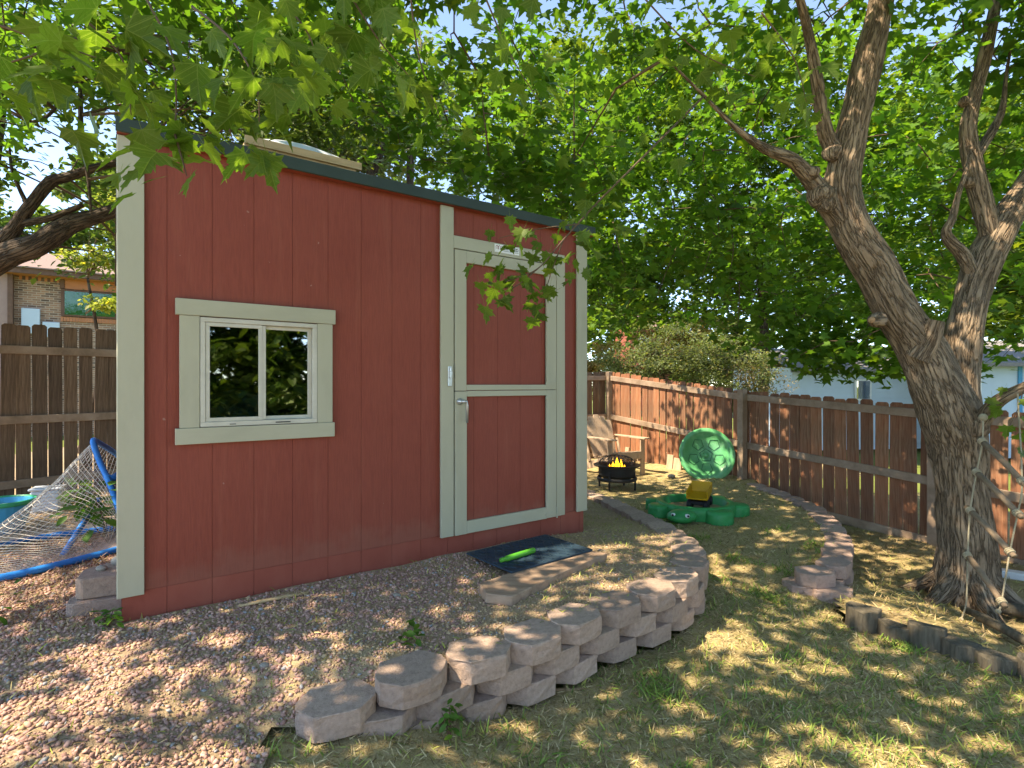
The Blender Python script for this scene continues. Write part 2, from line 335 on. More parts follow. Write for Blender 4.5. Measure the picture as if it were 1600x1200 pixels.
def ground_mat(name, stops, s1=7, s2=60, patch=None):
    m, nt, b = newmat(name); co = coords(nt, 'Object', 1); n = tnoise(nt, co, s1, 8, .75); f = tnoise(nt, co, s2, 5, .7)
    ad = nt.nodes.new('ShaderNodeMath'); ad.operation = 'MULTIPLY_ADD'; nt.links.new(f.outputs[0], ad.inputs[0]); ad.inputs[1].default_value = .9
    hf = nt.nodes.new('ShaderNodeMath'); hf.operation = 'MULTIPLY_ADD'; nt.links.new(n.outputs[0], hf.inputs[0]); hf.inputs[1].default_value = .6; hf.inputs[2].default_value = -.25
    nt.links.new(hf.outputs[0], ad.inputs[2]); c = ramp(nt, ad.outputs[0], stops).outputs[0]
    if patch:
        p = tnoise(nt, co, 1.1, 5, .65); c = mix(nt, ramp(nt, p.outputs[0], [(.45, (0, 0, 0)), (.65, (.6,)*3)]).outputs[0], c, patch)
    nt.links.new(c, b.inputs['Base Color']); b.inputs['Roughness'].default_value = .95; b.inputs['Specular IOR Level'].default_value = .1
    bumpn(nt, ad.outputs[0], b, .8, .02); return m
M['lawn'] = ground_mat('thin_lawn', [(.3, (.20, .145, .065)), (.48, (.40, .30, .14)), (.62, (.50, .38, .21)), (.8, (.30, .27, .10))], patch=(.27, .245, .10))
M['pad'] = ground_mat('gravel_bed', [(.3, (.23, .155, .10)), (.5, (.41, .295, .195)), (.75, (.53, .38, .26))], 5, 90, patch=(.44, .34, .16))
M['bed'] = ground_mat('leaf_litter', [(.3, (.19, .135, .07)), (.5, (.38, .28, .14)), (.75, (.52, .39, .21))], 6, 45, patch=(.27, .25, .085))
M['far'] = ground_mat('far_grass', [(.3, (.10, .13, .03)), (.6, (.17, .20, .05)), (.8, (.26, .25, .08))], 2, 20)
def flame_mat():
    m, nt, b = newmat('flame'); b.inputs['Base Color'].default_value = (1, .5, .05, 1)
    b.inputs['Emission Color'].default_value = (1, .42, .03, 1); b.inputs['Emission Strength'].default_value = 1.1; return m
M['flame'] = flame_mat()

# ------------------------------------------------------------------ terrain
C1 = [(-.93, 2.05, -.10), (-.66, 2.10, -.075), (-.411, 2.20, -.02), (-.171, 2.36, -.02), (.08, 2.526, -.02), (.304, 2.71, -.02), (.521, 2.881, -.02), (.756, 3.057, -.02),
      (.972, 3.256, -.02), (1.158, 3.53, -.02), (1.27, 3.886, -.03), (1.298, 4.449, -.07), (1.30, 5.03, -.13), (1.267, 5.87, -.21), (1.195, 6.48, -.265), (1.09, 7.08, -.30), (.93, 7.6, -.31)]
C2 = [(3.43, 7.64, -.26), (3.47, 7.06, -.25), (3.47, 6.55, -.25), (3.40, 6.12, -.25), (3.25, 5.6, -.25), (3.1, 5.22, -.25), (2.96, 4.94, -.25), (2.8, 4.67, -.25), (2.61, 4.38, -.25), (2.37, 4.14, -.25)]
LOGS = [(2.2, 3.62), (2.33, 3.48), (2.44, 3.35), (2.54, 3.24), (2.64, 3.12), (2.75, 2.99), (2.87, 2.86), (3.0, 2.72)]
C1 = [(a, b, c+.022) for a, b, c in C1]
A_poly = [(-.7, -1), (-.72, 1.0), (-.80, 1.8)]+[c[:2] for c in C1]+[(.5, 8.3), (-1, 9), (-9.5, 12), (-9.5, -1)]
C_poly = [c[:2] for c in C2]+LOGS+[(3.6, 2.0), (6.5, .8), (7, 9), (3.7, 8.4)]
def zA(x, y):
    z = -.015*np.ones_like(x)-.29*smooth(3.6, 6.8, y)*smooth(-.6, .9, x)
    return z-.035*np.clip(y-2.8, 0, 5)*smooth(-1.6, -2.6, x)-.13*smooth(2.42, 1.98, y)*smooth(-1.5, -.9, x)*smooth(.1, -.45, x)-.16*smooth(1.95, 1.5, y)*smooth(-1.3, -.7, x)
def zB(x, y):
    z = -.325-.105*smooth(4.7, 3.7, y)*smooth(1.2, 2.2, x)+.055*smooth(1.0, .25, np.abs(x-3.3))*smooth(4.5, 5, y)
    return z+.16*smooth(.3, -.7, x)*smooth(2.7, 2.2, y)
def zC(x, y): return -.37-.25*smooth(2.4, 4.2, x+.25*(y-3))
def zg(x, y):
    x = np.asarray(x, float); y = np.asarray(y, float)
    return np.where(inpoly(x, y, A_poly), zA(x, y), np.where(inpoly(x, y, C_poly), zC(x, y), zB(x, y)))
def gz(x, y): return float(zg(np.array([x]), np.array([y]))[0])
def wob(x, y, s, a):
    return a*(np.sin(x*s*1.7+np.cos(y*s*1.3)*1.5)*np.cos(y*s*2.1+x*s*.7)+.5*np.sin(x*s*4.3+1)*np.cos(y*s*3.7))
def sheet(name, zf, mask, x0, x1, y0, y1, h, mat):
    xs = np.arange(x0, x1, h); ys = np.arange(y0, y1, h); X, Y = np.meshgrid(xs, ys); Z = zf(X, Y)+wob(X, Y, 2.2, .008)
    nx = len(xs); I = np.arange(X.size).reshape(X.shape)
    q = np.stack([I[:-1, :-1], I[:-1, 1:], I[1:, 1:], I[1:, :-1]], -1).reshape(-1, 4)
    cx = (X[:-1, :-1]+h/2).ravel(); cy = (Y[:-1, :-1]+h/2).ravel(); q = q[mask(cx, cy)]
    used = np.unique(q); mp = np.zeros(X.size, int); mp[used] = np.arange(len(used))
    V = np.stack([X.ravel(), Y.ravel(), Z.ravel()], -1)[used]
    o = np_mesh(name, V, mp[q], mat, smooth=True); o['kind'] = 'structure'; return o
sheet('gravel_bed', zA, lambda x, y: inpoly(x, y, A_poly), -9.5, 2, -.9, 12, .05, M['pad'])
sheet('lawn', zB, lambda x, y: (~inpoly(x, y, A_poly) | ((x > -1.1) & (x < -.4) & (y < 2.15))) & ~inpoly(x, y, C_poly) & (y < 12.4-.3*x) , -2.3, 6.5, -1.5, 12, .05, M['lawn'])
sheet('tree_bed', zC, lambda x, y: inpoly(x, y, C_poly), 2, 7, .7, 9, .05, M['bed'])
X, Y = np.meshgrid(np.linspace(-300, 300, 121), np.linspace(-300, 400, 121)); Z = -.55-.35*smooth(-1, 4, X)
I = np.arange(X.size).reshape(X.shape); q = np.stack([I[:-1, :-1], I[:-1, 1:], I[1:, 1:], I[1:, :-1]], -1).reshape(-1, 4)
np_mesh('ground', np.stack([X.ravel(), Y.ravel(), Z.ravel()], -1), q, M['far'])['kind'] = 'structure'

M['concrete'] = pm('pale_bounce_surface', (.52, .49, .44), (.43, .41, .37), 3, rough=.9, bump=.3)
MB().box(-6, 9, -7, -.9, -.5, -.29).build('bounce_slab', M['concrete'], None, bevel=.02)['kind'] = 'structure'  # unseen pale slab behind the camera, added to bounce sunlight onto the shed
# ------------------------------------------------------------------ shed
P0 = Vector((-.7118*2.667, 2.667, 0)); SA = math.atan2(.589, .808)
W_, DEP, ZT, ZS = 3.08, 2.42, 2.36, .125
shed = thing('garden_shed', 'barn red shed with sage green trim, a sliding window and a split door', 'shed', P0, SA)
def zr(y): return ZT-.16*y       # roof underside falls to the back
core = MB()
core.box(0.01, W_-.01, .035, .06, -.05, ZT-.01)
OPN = [(.345, .915, .94, 1.485), (1.86, 2.76, .12, 2.06)]
def cut_boxes(mb, x0, x1, y0, y1, z0, z1, holes):
    xs = sorted({x0, x1, *[min(max(h[i], x0), x1) for h in holes for i in (0, 1)]})
    for a, b in zip(xs[:-1], xs[1:]):
        if b-a < 1e-3: continue
        segs = [(z0, z1)]
        for h in holes:
            if h[0] < b-1e-4 and h[1] > a+1e-4:
                ns = []
                for s0, s1 in segs:
                    if h[2] > s0: ns.append((s0, min(h[2], s1)))
                    if h[3] < s1: ns.append((max(h[3], s0), s1))
                segs = [t for t in ns if t[1]-t[0] > 1e-3]
        for s0, s1 in segs: mb.box(a, b, y0, y1, s0, s1)
fw = MB(); cut_boxes(fw, .01, W_-.01, .014, .05, .0, ZT-.01, OPN)
front = fw.build('front_wall', M['red'], shed)
gro = [.188+.2032*k for k in range(15)]; edges = [.0]+[g for g in gro if .05 < g < W_-.04]+[W_]
for a, b in zip(edges[:-1], edges[1:]):
    mb = MB(); cut_boxes(mb, a+.0011, b-.0011, .0095, .0135, ZS, ZT+.02, OPN[:1]+[(1.80, 2.80, .0, 2.10)])
    for q in range(0, len(mb.v), 8):
        pk = MB(); pk.v = mb.v[q:q+8]; pk.f = mb.f[:6]; pk.build('siding_plank', M['red'], front)
    mb = MB().box(a+.0014, b-.0014, .0105, .0135, -.12, ZS-.002); mb.build('skirt_plank', M['skirt'], front)
for nm, x0, x1, y0, y1 in (('side_wall', 0, .02, .051, DEP), ('side_wall', W_-.02, W_, .051, DEP)):
    MB().add([(x0, y0, -.12), (x1, y0, -.12), (x1, y1, -.12), (x0, y1, -.12), (x0, y0, zr(y0)), (x1, y0, zr(y0)), (x1, y1, zr(y1)), (x0, y1, zr(y1))],
             [(0,3,2,1),(4,5,6,7),(0,1,5,4),(1,2,6,5),(2,3,7,6),(3,0,4,7)]).build(nm, M['red'], shed)
MB().box(.02, W_-.02, DEP-.02, DEP, -.12, zr(DEP)).build('back_wall', M['red'], shed)
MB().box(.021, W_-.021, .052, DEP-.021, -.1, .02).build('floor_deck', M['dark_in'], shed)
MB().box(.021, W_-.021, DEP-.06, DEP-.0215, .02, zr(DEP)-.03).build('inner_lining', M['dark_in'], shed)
rf = MB().add([(-.02, -.045, ZT+.012), (W_+.06, -.045, ZT+.012), (W_+.06, DEP+.06, zr(DEP)+.012), (-.02, DEP+.06, zr(DEP)+.012),
               (-.02, -.045, ZT+.06), (W_+.06, -.045, ZT+.06), (W_+.06, DEP+.06, zr(DEP)+.06), (-.02, DEP+.06, zr(DEP)+.06)],
              [(0,3,2,1),(4,5,6,7),(0,1,5,4),(1,2,6,5),(2,3,7,6),(3,0,4,7)])
roof = rf.build('roof', M['shingle'], shed)
MB().box(-.025, W_+.07, -.062, -.047, ZT-.004, ZT+.066).build('drip_edge', M['green_metal'], roof, bevel=.003)
MB().box(-.02, W_+.07, -.0455, .0, ZT-.002, ZT+.010).build('soffit', M['red'], roof)
sk = MB(); zk = ZT+.04
for a, b in (((.60, .16), (1.22, .16)), ((.60, .78), (1.22, .78))): sk.box(a[0], b[0], a[1]-.02, a[1]+.02, zk-.1, zk+.155)
for x in (.60, 1.22): sk.box(x-.02, x+.02, .182, .758, zk-.1, zk+.153)
sky_l = sk.build('skylight_frame', M['raw_wood'], roof, bevel=.003)
MB().box(.57, 1.25, .12, .139, zk+.115, zk+.160).build('skylight_batten', M['raw_wood'], sky_l)
dome = MB(); n = 14
dv = [(.59+.64*i/n, .15+.64*j/n, zk+.160+.13*(math.sin(math.pi*i/n)*math.sin(math.pi*j/n))**.6) for j in range(n+1) for i in range(n+1)]
dome.add(dv, [(j*(n+1)+i, j*(n+1)+i+1, (j+1)*(n+1)+i+1, (j+1)*(n+1)+i) for j in range(n) for i in range(n)]).build('skylight_dome', M['frost'], sky_l, smooth=True)
# corner boards
MB().box(-.018, .091, -.02, -.001, .112, ZT-.006).build('corner_trim', M['trim'], shed, bevel=.002)
MB().box(-.02, -.001, -.0005, .075, .105, ZT-.02).build('corner_trim', M['trim'], shed, bevel=.002)
MB().box(2.985, W_+.014, -.02, -.001, .12, ZT-.006).build('corner_trim', M['trim'], shed, bevel=.002)
# window
win = MB(); win.box(.332, .928, -.022, .03, .926, .951); win.box(.332, .928, -.022, .03, 1.475, 1.499); win.box(.332, .356, -.022, .03, .951, 1.475); win.box(.904, .928, -.022, .03, .951, 1.475)
win = win.build('window', M['alu'], shed, bevel=.002)
MB().box(.222, 1.034, -.03, -.001, 1.5035, 1.587).build('window_head_trim', M['trimh'], win, bevel=.002)
MB().box(.221, 1.029, -.03, -.001, .840, .923).build('window_sill_trim', M['trimh'], win, bevel=.002)
MB().box(.24, .330, -.024, -.001, .924, 1.5025).build('window_side_trim', M['trim'], win, bevel=.002)
MB().box(.930, 1.018, -.024, -.001, .924, 1.5025).build('window_side_trim', M['trim'], win, bevel=.002)
def sash(x0, x1, y, t=.016):
    s = MB(); s.box(x0, x1, y, y+.016, .952, .952+t); s.box(x0, x1, y, y+.016, 1.474-t, 1.474); s.box(x0, x0+t, y, y+.016, .952+t, 1.474-t); s.box(x1-t, x1, y, y+.016, .952+t, 1.474-t)
    return s.build('sash', M['alu'], win, bevel=.0015)
sash(.357, .634, -.016, .02); sash(.620, .903, .004, .02)
MB().box(.376, .615, -.010, -.006, .97, 1.456).build('pane', M['glass'], win)
MB().box(.640, .884, .010, .014, .97, 1.456).build('pane', M['glass_refl'], win)
MB().box(.634, .652, -.013, .003, .953, 1.473).build('meeting_rail', M['alu'], win, bevel=.002)
MB().box(.70, .78, -.0235, -.0225, .934, .940).build('weep_slot', M['black'], win); MB().box(.47, .50, -.0235, -.0225, .934, .938).build('weep_slot', M['black'], win)
# door surround
MB().box(1.746, 1.843, -.022, -.001, .114, ZT-.006).build('door_jamb_trim', M['trim'], shed, bevel=.002)
MB().box(1.8435, 2.852, -.021, -.001, 2.078, 2.164).build('door_head_trim', M['trimh'], shed, bevel=.002)
MB().box(2.766, 2.852, -.0215, -.001, .118, 2.0775).build('door_jamb_trim', M['trim'], shed, bevel=.002)
door = MB().box(1.852, 2.760, .003, .012, .113, 2.072).build('door', M['black'], shed)
dg = [1.938]+[g for g in gro if 1.96 < g < 2.64]+[2.662]
for a, b in zip(dg[:-1], dg[1:]): MB().box(a+.0011, b-.0011, -.001, .0025, .19, 2.0).build('door_plank', M['red'], door)
for x0, x1, z0, z1, mt in ((1.852, 1.942, 1.103, 2.071, 'trim'), (1.852, 1.945, .113, 1.099, 'trim'), (2.662, 2.758, 1.107, 2.071, 'trim'), (2.662, 2.758, .118, 1.103, 'trim'),
                       (1.9425, 2.6615, 1.988, 2.071, 'trimh'), (1.9425, 2.6615, 1.107, 1.145, 'trimh'), (1.9455, 2.6615, 1.063, 1.103, 'trimh'), (1.9455, 2.6615, .115, .202, 'trimh')):
    MB().box(x0, x1, -.026, -.0075, z0, z1).build('door_trim', M[mt], door, bevel=.002)
for z in (1.155, 1.045, .15, 1.99):
    h = MB(); h.prism([(2.645, 0), (2.66, .012), (2.75, .014), (2.75, -.014), (2.66, -.012)], 0, .004)
    h.v = [(x, -.0265-zz, z+y) for x, y, zz in h.v]; h.f = [tuple(reversed(f)) for f in h.f]
    h.tube([(2.762, -.029, z-.04), (2.762, -.029, z+.04)], .006, 8); h.build('hinge', M['trim'], door)
hd = MB().lathe([(.001, 0), (.022, 0), (.022, .012), (.012, .018), (.012, .035), (.001, .035)], 16); hd.v = [(1.885+x, -.026-z, 1.03+y) for x, y, z in hd.v]
hd.tube([(1.885, -.058, 1.03), (1.918, -.062, 1.03), (1.925, -.062, 1.0), (1.925, -.06, .885)], [.011, .011, .010, .009], 10)
hd.build('door_handle', M['steel'], door, smooth=True)
lk = MB().box(1.795, 1.826, -.030, -.0225, 1.135, 1.27); lk.box(1.80, 1.821, -.044, -.0305, 1.19, 1.235); lk.tube([(1.81, -.036, 1.21), (1.81, -.036, 1.262)], .006, 8)
lk.build('latch_plate', M['steel'], shed, bevel=.003)
# name plate with lettering
sg = MB().box(2.178, 2.40, -.0235, -.0215, 2.099, 2.157).build('name_plate', M['white'], shed, bevel=.001)
M['ink'] = pm('dark_ink', (.03, .035, .045), bump=0); M['inkred'] = pm('maroon_ink', (.30, .10, .09), bump=0)
def text(s, size, loc, mat, parent, nm='lettering'):
    cu = bpy.data.curves.new('t', 'FONT'); cu.body = s; cu.size = size; cu.extrude = .0004; cu.align_x = 'LEFT'; cu.offset = size*.012
    to = bpy.data.objects.new('t', cu); COL.objects.link(to); dg_ = bpy.context.evaluated_depsgraph_get(); me = bpy.data.meshes.new_from_object(to.evaluated_get(dg_))
    bpy.data.objects.remove(to); me.transform(Matrix.Translation(loc) @ Matrix.Rotation(R(90), 4, 'X')); me.materials.clear(); me.materials.append(mat); return link(nm, me, parent)
text('TUFF SHED', .031, (2.236, -.0242, 2.124), M['ink'], sg); text('storage buildings', .011, (2.24, -.0242, 2.106), M['ink'], sg) if False else None
em = MB()
for dx in (0, .022):
    em.bar((2.190+dx, -.0241, 2.120), (2.190+dx, -.0241, 2.140), .0035, .001, (0, 1, 0)); em.bar((2.190+dx+.016, -.0241, 2.120), (2.190+dx+.016, -.0241, 2.140), .0035, .001, (0, 1, 0))
    em.bar((2.188+dx, -.0241, 2.139), (2.198+dx, -.0241, 2.149), .0035, .001, (0, 1, 0)); em.bar((2.198+dx, -.0241, 2.149), (2.208+dx, -.0241, 2.139), .0035, .001, (0, 1, 0))
em.build('emblem', M['inkred'], sg); MB().box(2.236, 2.392, -.0242, -.0236, 2.1135, 2.116).build('underline', M['ink'], sg)
# things inside the window
tb = MB(); tb.lathe([(.001, 0), (.30, 0), (.31, .25), (.27, .42), (.16, .53), (.001, .57)], 24); tb.v = [(x*1.1, y*.8, z) for x, y, z in tb.v]
tl = shed.matrix_world
it = thing('garden_bin', 'rounded grey-blue bin standing inside behind the left window pane', 'bin', P0+Vector((.808*.62-.589*.7, .589*.62+.808*.7, .55)), SA)
tb.build('bin_body', M['tubblue'], it, smooth=True); MB().lathe([(.345, .26), (.36, .27), (.345, .285)], 24).build('bin_band', M['white'], it, smooth=True)
bt = MB().box(.05, 1.5, .35, 1.1, .5, .548); 
for x in (.1, 1.45):
    for y in (.4, 1.05): bt.box(x-.03, x+.03, y-.03, y+.03, .021, .4995)
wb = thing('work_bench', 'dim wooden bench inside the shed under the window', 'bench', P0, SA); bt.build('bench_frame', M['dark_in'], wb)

# ------------------------------------------------------------------ retaining walls
def block_mesh(seed, mat, wd=.292, dp=.215, h=.097):
    r = random.Random(seed); j_ = lambda a: r.uniform(-a, a)
    poly = [(-.09, dp), (.09, dp), (wd*.5, .125), (wd*.5, .078), (.112, .036+j_(.004)), (.082, .002+j_(.004)), (.03, -.003+j_(.003)), (-.03, -.003+j_(.003)), (-.082, .002+j_(.004)), (-.112, .036+j_(.004)), (-wd*.5, .078), (-wd*.5, .125)]
    poly = poly[::-1]
    mb = MB(); k = len(poly); zs = (0, h*.3, h*.6, h*.88, h); vs = []; K = len(zs)-1
    for i, z in enumerate(zs):
        for x, y in poly: vs.append((x+r.uniform(-.003, .003), y+(r.uniform(-.007, .004) if 0 < i < K and y < .05 else r.uniform(-.002, .002)), z))
    fs = [tuple(range(k)), tuple(K*k+j for j in range(k-1, -1, -1))]
    for i in range(K):
        for j in range(k): fs.append((i*k+j, (i+1)*k+j, (i+1)*k+(j+1) % k, i*k+(j+1) % k))
    return mb.add(vs, fs).mesh('block', mat, bevel=.003)
BM = [block_mesh(i, M['block']) for i in range(6)]; BMP = [block_mesh(i+10, M['block_pink']) for i in range(5)]
def put(me, name, loc, rz, parent=None, tilt=(0, 0), scale=(1, 1, 1)):
    o = link(name, me, parent); m = Matrix.Translation(loc) @ Matrix.Rotation(rz, 4, 'Z') @ Matrix.Rotation(tilt[0], 4, 'X') @ Matrix.Rotation(tilt[1], 4, 'Y') @ Matrix.Diagonal((*scale, 1))
    if parent: m = root_m(parent).inverted() @ m
    o.matrix_basis = m; return o
def lay(wall, curve, meshes, courses, step=.296, side=1, start=0):
    c = catmull(curve, 12); d = np.r_[0, np.cumsum(np.linalg.norm(np.diff(c[:, :2], axis=0), axis=1))]
    at = lambda s: np.array([np.interp(s, d, c[:, i]) for i in range(3)])
    for ci in range(3):
        s = start+(step/2 if ci % 2 else 0); k = 0
        while s < d[-1]:
            p = at(s); t = at(min(s+.05, d[-1]))-at(max(s-.05, 0)); a = math.atan2(t[1], t[0])
            if ci < courses(p, s/d[-1]):
                r = random.Random(int(s*1000)+ci); nrm = Vector((math.sin(a), -math.cos(a), 0))*side
                rz = a if side == 1 else a+math.pi
                loc = Vector(p)+nrm*(.085-.012*ci+r.uniform(-.012, .012)); loc.z = p[2]-.097-.0985*ci+(r.uniform(-.006, .006) if ci == 0 else 0)
                put(r.choice(meshes), 'block', loc, rz+R(r.uniform(-6, 6)), wall, (R(r.uniform(-1.8, 1.8)), R(r.uniform(-1.8, 1.8))))
            s += step
wall1 = thing('retaining_wall', 'tan concrete block wall curving around the gravel in front of the shed door', 'retaining wall', (.5, 2.9, -.32))
lay(wall1, C1, BM, lambda p, f: 3 if (p[1] < 3.75 and p[0] > -.55) else (2 if p[1] < 4.3 else 1), start=.27)
wall2 = thing('retaining_wall', 'pink concrete block wall curving along the foot of the right fence', 'retaining wall', (3, 5, -.4))
lay(wall2, C2, BMP, lambda p, f: 3 if p[1] < 5.4 else 2, side=-1, start=.0)
# end of the pink wall turns to the camera
for k, (x, y, z, a) in enumerate(((2.30, 4.02, -.347, 12), (2.36, 3.93, -.446, 5), (2.16, 4.05, -.446, -25))):
    put(BMP[k], 'block', Vector((x, y, z)), R(a), wall2)

# timber edging
edge = thing('timber_edging', 'row of weathered grey green upright timbers edging the bed under the maple', 'edging', (2.5, 3.3, -.45))
for i in range(len(LOGS)-1):
    a, b = Vector(LOGS[i]), Vector(LOGS[i+1]); t = b-a; rz = math.atan2(t.y, t.x); c = (a+b)/2; r = random.Random(i)
    h = .15+r.uniform(-.025, .03)-.006*i; mb = MB(); k = 9
    poly = [(-.092+.184*j/8, -.035-.055*math.sin(math.pi*j/8)**.6+r.uniform(-.006, .006)) for j in range(k)]+[(.092, .05), (-.092, .05)]
    mb.prism(poly, -.08, h); mb.v = [(x, y, z+(r.uniform(-.012, .012) if z > 0 else 0)) for x, y, z in mb.v]
    me = mb.mesh('timber', M['timber'], bevel=.006)
    put(me, 'timber', Vector((c.x, c.y, -.46)), rz, edge, (R(r.uniform(-5, 5)), R(r.uniform(-4, 4))))

# ------------------------------------------------------------------ fences
def picket_mesh(wd, h, r, mat):
    c = .022; mb = MB(); poly = [(-wd/2, 0), (wd/2, 0), (wd/2, h-c), (wd/2-c, h), (-wd/2+c, h), (-wd/2, h-c)]
    mb.prism(poly, -.008, .008); mb.v = [(x, z, y) for x, y, z in mb.v]; mb.f = [tuple(reversed(f)) for f in mb.f]
    return mb.mesh('picket', mat)
def fence(th, o, d, s0, s1, pitch, gap, zb, zt, rails, posts, mat, side, kick=None, rail_h=.09, post_top=.02, seed=3):
    """o + d*s along the ground; side = unit vector from the pickets to the rails"""
    r = random.Random(seed); d = Vector((*d, 0)); side = Vector((*side, 0)); rz = math.atan2(d.y, d.x); s = s0
    while s < s1:
        p = Vector((*o, 0))+d*s; b = zb(s)-.05; h = zt(s)-b+r.uniform(-.012, .012)
        wdt = pitch-gap+r.uniform(-.005, .004)
        put(picket_mesh(wdt, h, r, mat), 'picket', Vector((p.x, p.y, b))+side*r.uniform(-.003, .003), rz, th, (R(r.uniform(-.4, .4)), R(r.uniform(-.7, .7))))
        s += pitch
    ks = sorted(posts); ks = [s0]+[k for k in ks if s0 < k < s1]+[s1]
    for rf_ in rails:
        for a, b in zip(ks[:-1], ks[1:]):
            pa = Vector((*o, rf_(a)))+d*(a+.004)+side*.032; pb = Vector((*o, rf_(b)))+d*(b-.004)+side*.032
            MB().bar(pa, pb, .038, rail_h).build('rail', M['fence_rail'], th, world=True, bevel=.004)
    for k in posts:
        p = Vector((*o, 0))+d*k+side*.075
        mb = MB().box(-.052, .052, -.052, .052, -.2, zt(k)-zb(k)+post_top)
        put(mb.mesh('post', M['fence_rail'], bevel=.006), 'post', Vector((p.x, p.y, zb(k))), rz, th)
    if kick:
        pa = Vector((*o, kick[2](kick[0])))+d*kick[0]+side*.025; pb = Vector((*o, kick[2](kick[1])))+d*kick[1]+side*.025
        MB().bar(pa, pb, .03, .11).build('kickboard', M['fence_rail'], th, world=True, bevel=.004)
lin = lambda *kv: (lambda s: float(np.interp(s, [k for k, v in kv], [v for k, v in kv])))
fl = thing('picket_fence', 'shaded brown dog-eared picket fence behind the blue goal', 'fence', (-5.51, 6.7, -.1))
fence(fl, (-5.51, 6.7), (.567, .824), -2.6, 5.4, .150, .0145, lin((-3, -.1), (6, -.2)), lin((-3, 1.84), (6, 1.86)),
      [lin((-3, 1.54), (6, 1.56)), lin((-3, .73), (6, .75)), lin((-3, -.01), (6, 0))], [2.0, 4.6], M['fence_l'], (.824, -.567), rail_h=.095)
fr = thing('picket_fence', 'sun dappled reddish brown picket fence running behind the maple and turtle lid', 'fence', (4.34, 6.7, -.6))
RD = (-.465, .885)
fence(fr, (4.34, 6.7), RD, -3.2, 5.08, .160, .017, lin((-4, -.74), (0, -.64), (1.765, -.42), (5.1, -.42)), lin((-4, .72), (0, .954), (1.765, 1.05), (5.1, 1.41)),
      [lin((-4, .62), (0, .853), (1.765, .95), (5.1, 1.28)), lin((-4, -.12), (0, .118), (1.765, .234), (5.1, .5))], [-.75, 1.765], M['fence_r'], (-.885, -.465), kick=(-3, .75, lin((-4, -.72), (0, -.60), (1, -.53))), rail_h=.095, seed=5)
fb = thing('picket_fence', 'short shaded stretch of picket fence meeting the corner behind the wooden chair', 'fence', (1.96, 11.2, -.4))
fence(fb, (1.96, 11.2), (-.885, -.465), -.02, 4.2, .16, .014, lin((0, -.42), (5, -.42)), lin((0, 1.40), (5, 1.38)), [lin((0, 1.27), (5, 1.25)), lin((0, .5), (5, .48)), lin((0, -.28), (5, -.28))], [.03], M['fence_l'], (.465, -.885), post_top=.0, seed=9)

# ------------------------------------------------------------------ maple with limbs
def limb(name, pts, mat, parent, sides=20, rough=.05, k=8, seed=0, cap_mat=None):
    """pts: (px, py, depth, width_px) or world (x,y,z,r) when r given as negative"""
    q = []
    for a in pts:
        if a[3] < 0: q.append((a[0], a[1], a[2], -a[3]))
        else: p = P(*a[:3]); q.append((p.x, p.y, p.z, a[3]/2*a[2]/F))
    c = catmull(q, k); m = len(c); V = np.zeros((m, sides, 3)); B = np.zeros((m, sides, 3)); ref = None; dist = 0
    for i in range(m):
        t = Vector(c[min(i+1, m-1), :3]-c[max(i-1, 0), :3]).normalized()
        if ref is None: ref = Vector((1, 0, 0)) if abs(t.x) < .9 else Vector((0, 1, 0))
        x = (ref-t*ref.dot(t)).normalized(); y = t.cross(x); ref = x; rad = max(c[i, 3], .003)
        if i: dist += float(np.linalg.norm(c[i, :3]-c[i-1, :3]))
        for j in range(sides):
            an = 2*math.pi*j/sides; n = x*math.cos(an)+y*math.sin(an); p = Vector(c[i, :3])
            nn = noise.fractal(Vector((n.x*rad*9+seed, n.y*rad*9, dist*3.0)), .8, 2, 4)*rough
            ri = abs(noise.noise(Vector((math.cos(an)*rad*26+seed, math.sin(an)*rad*26, dist*1.6))))*.17
            V[i, j] = p+n*(rad*(1+nn*1.6-.02+ri)); B[i, j] = (math.cos(an)*rad, math.sin(an)*rad, dist)
    I = np.arange(m*sides).reshape(m, sides); J = np.roll(I, -1, axis=1)
    Fc = np.stack([I[:-1], J[:-1], J[1:], I[1:]], -1).reshape(-1, 4)
    V = np.concatenate([V.reshape(-1, 3), c[:1, :3], c[-1:, :3]]); B = np.concatenate([B.reshape(-1, 3), [[0, 0, 0], [0, 0, dist]]])
    nv = m*sides; e = np.array([[nv+1, I[-1, j], I[-1, (j+1) % sides], I[-1, (j+1) % sides]] for j in range(sides)])
    me = bpy.data.meshes.new(name); mi = root_m(parent).inverted()
    me.from_pydata([tuple(mi @ Vector(v)) for v in V], [], [tuple(f) for f in Fc]+[tuple(f[:3]) for f in e])
    a = me.attributes.new('bark', 'FLOAT_VECTOR', 'POINT'); a.data.foreach_set('vector', B.astype(np.float32).ravel())
    me.materials.append(mat)
    if cap_mat:
        me.materials.append(cap_mat)
        for pl in me.polygons[len(Fc):]: pl.material_index = 1
    me.polygons.foreach_set('use_smooth', [True]*len(me.polygons)); me.update(); return link(name, me, parent), c
TB = P(1512, 925, 4.42)
maple = thing('maple_tree', 'large maple with furrowed forked trunk growing in front of the right fence', 'tree', (TB.x, TB.y, -.6))
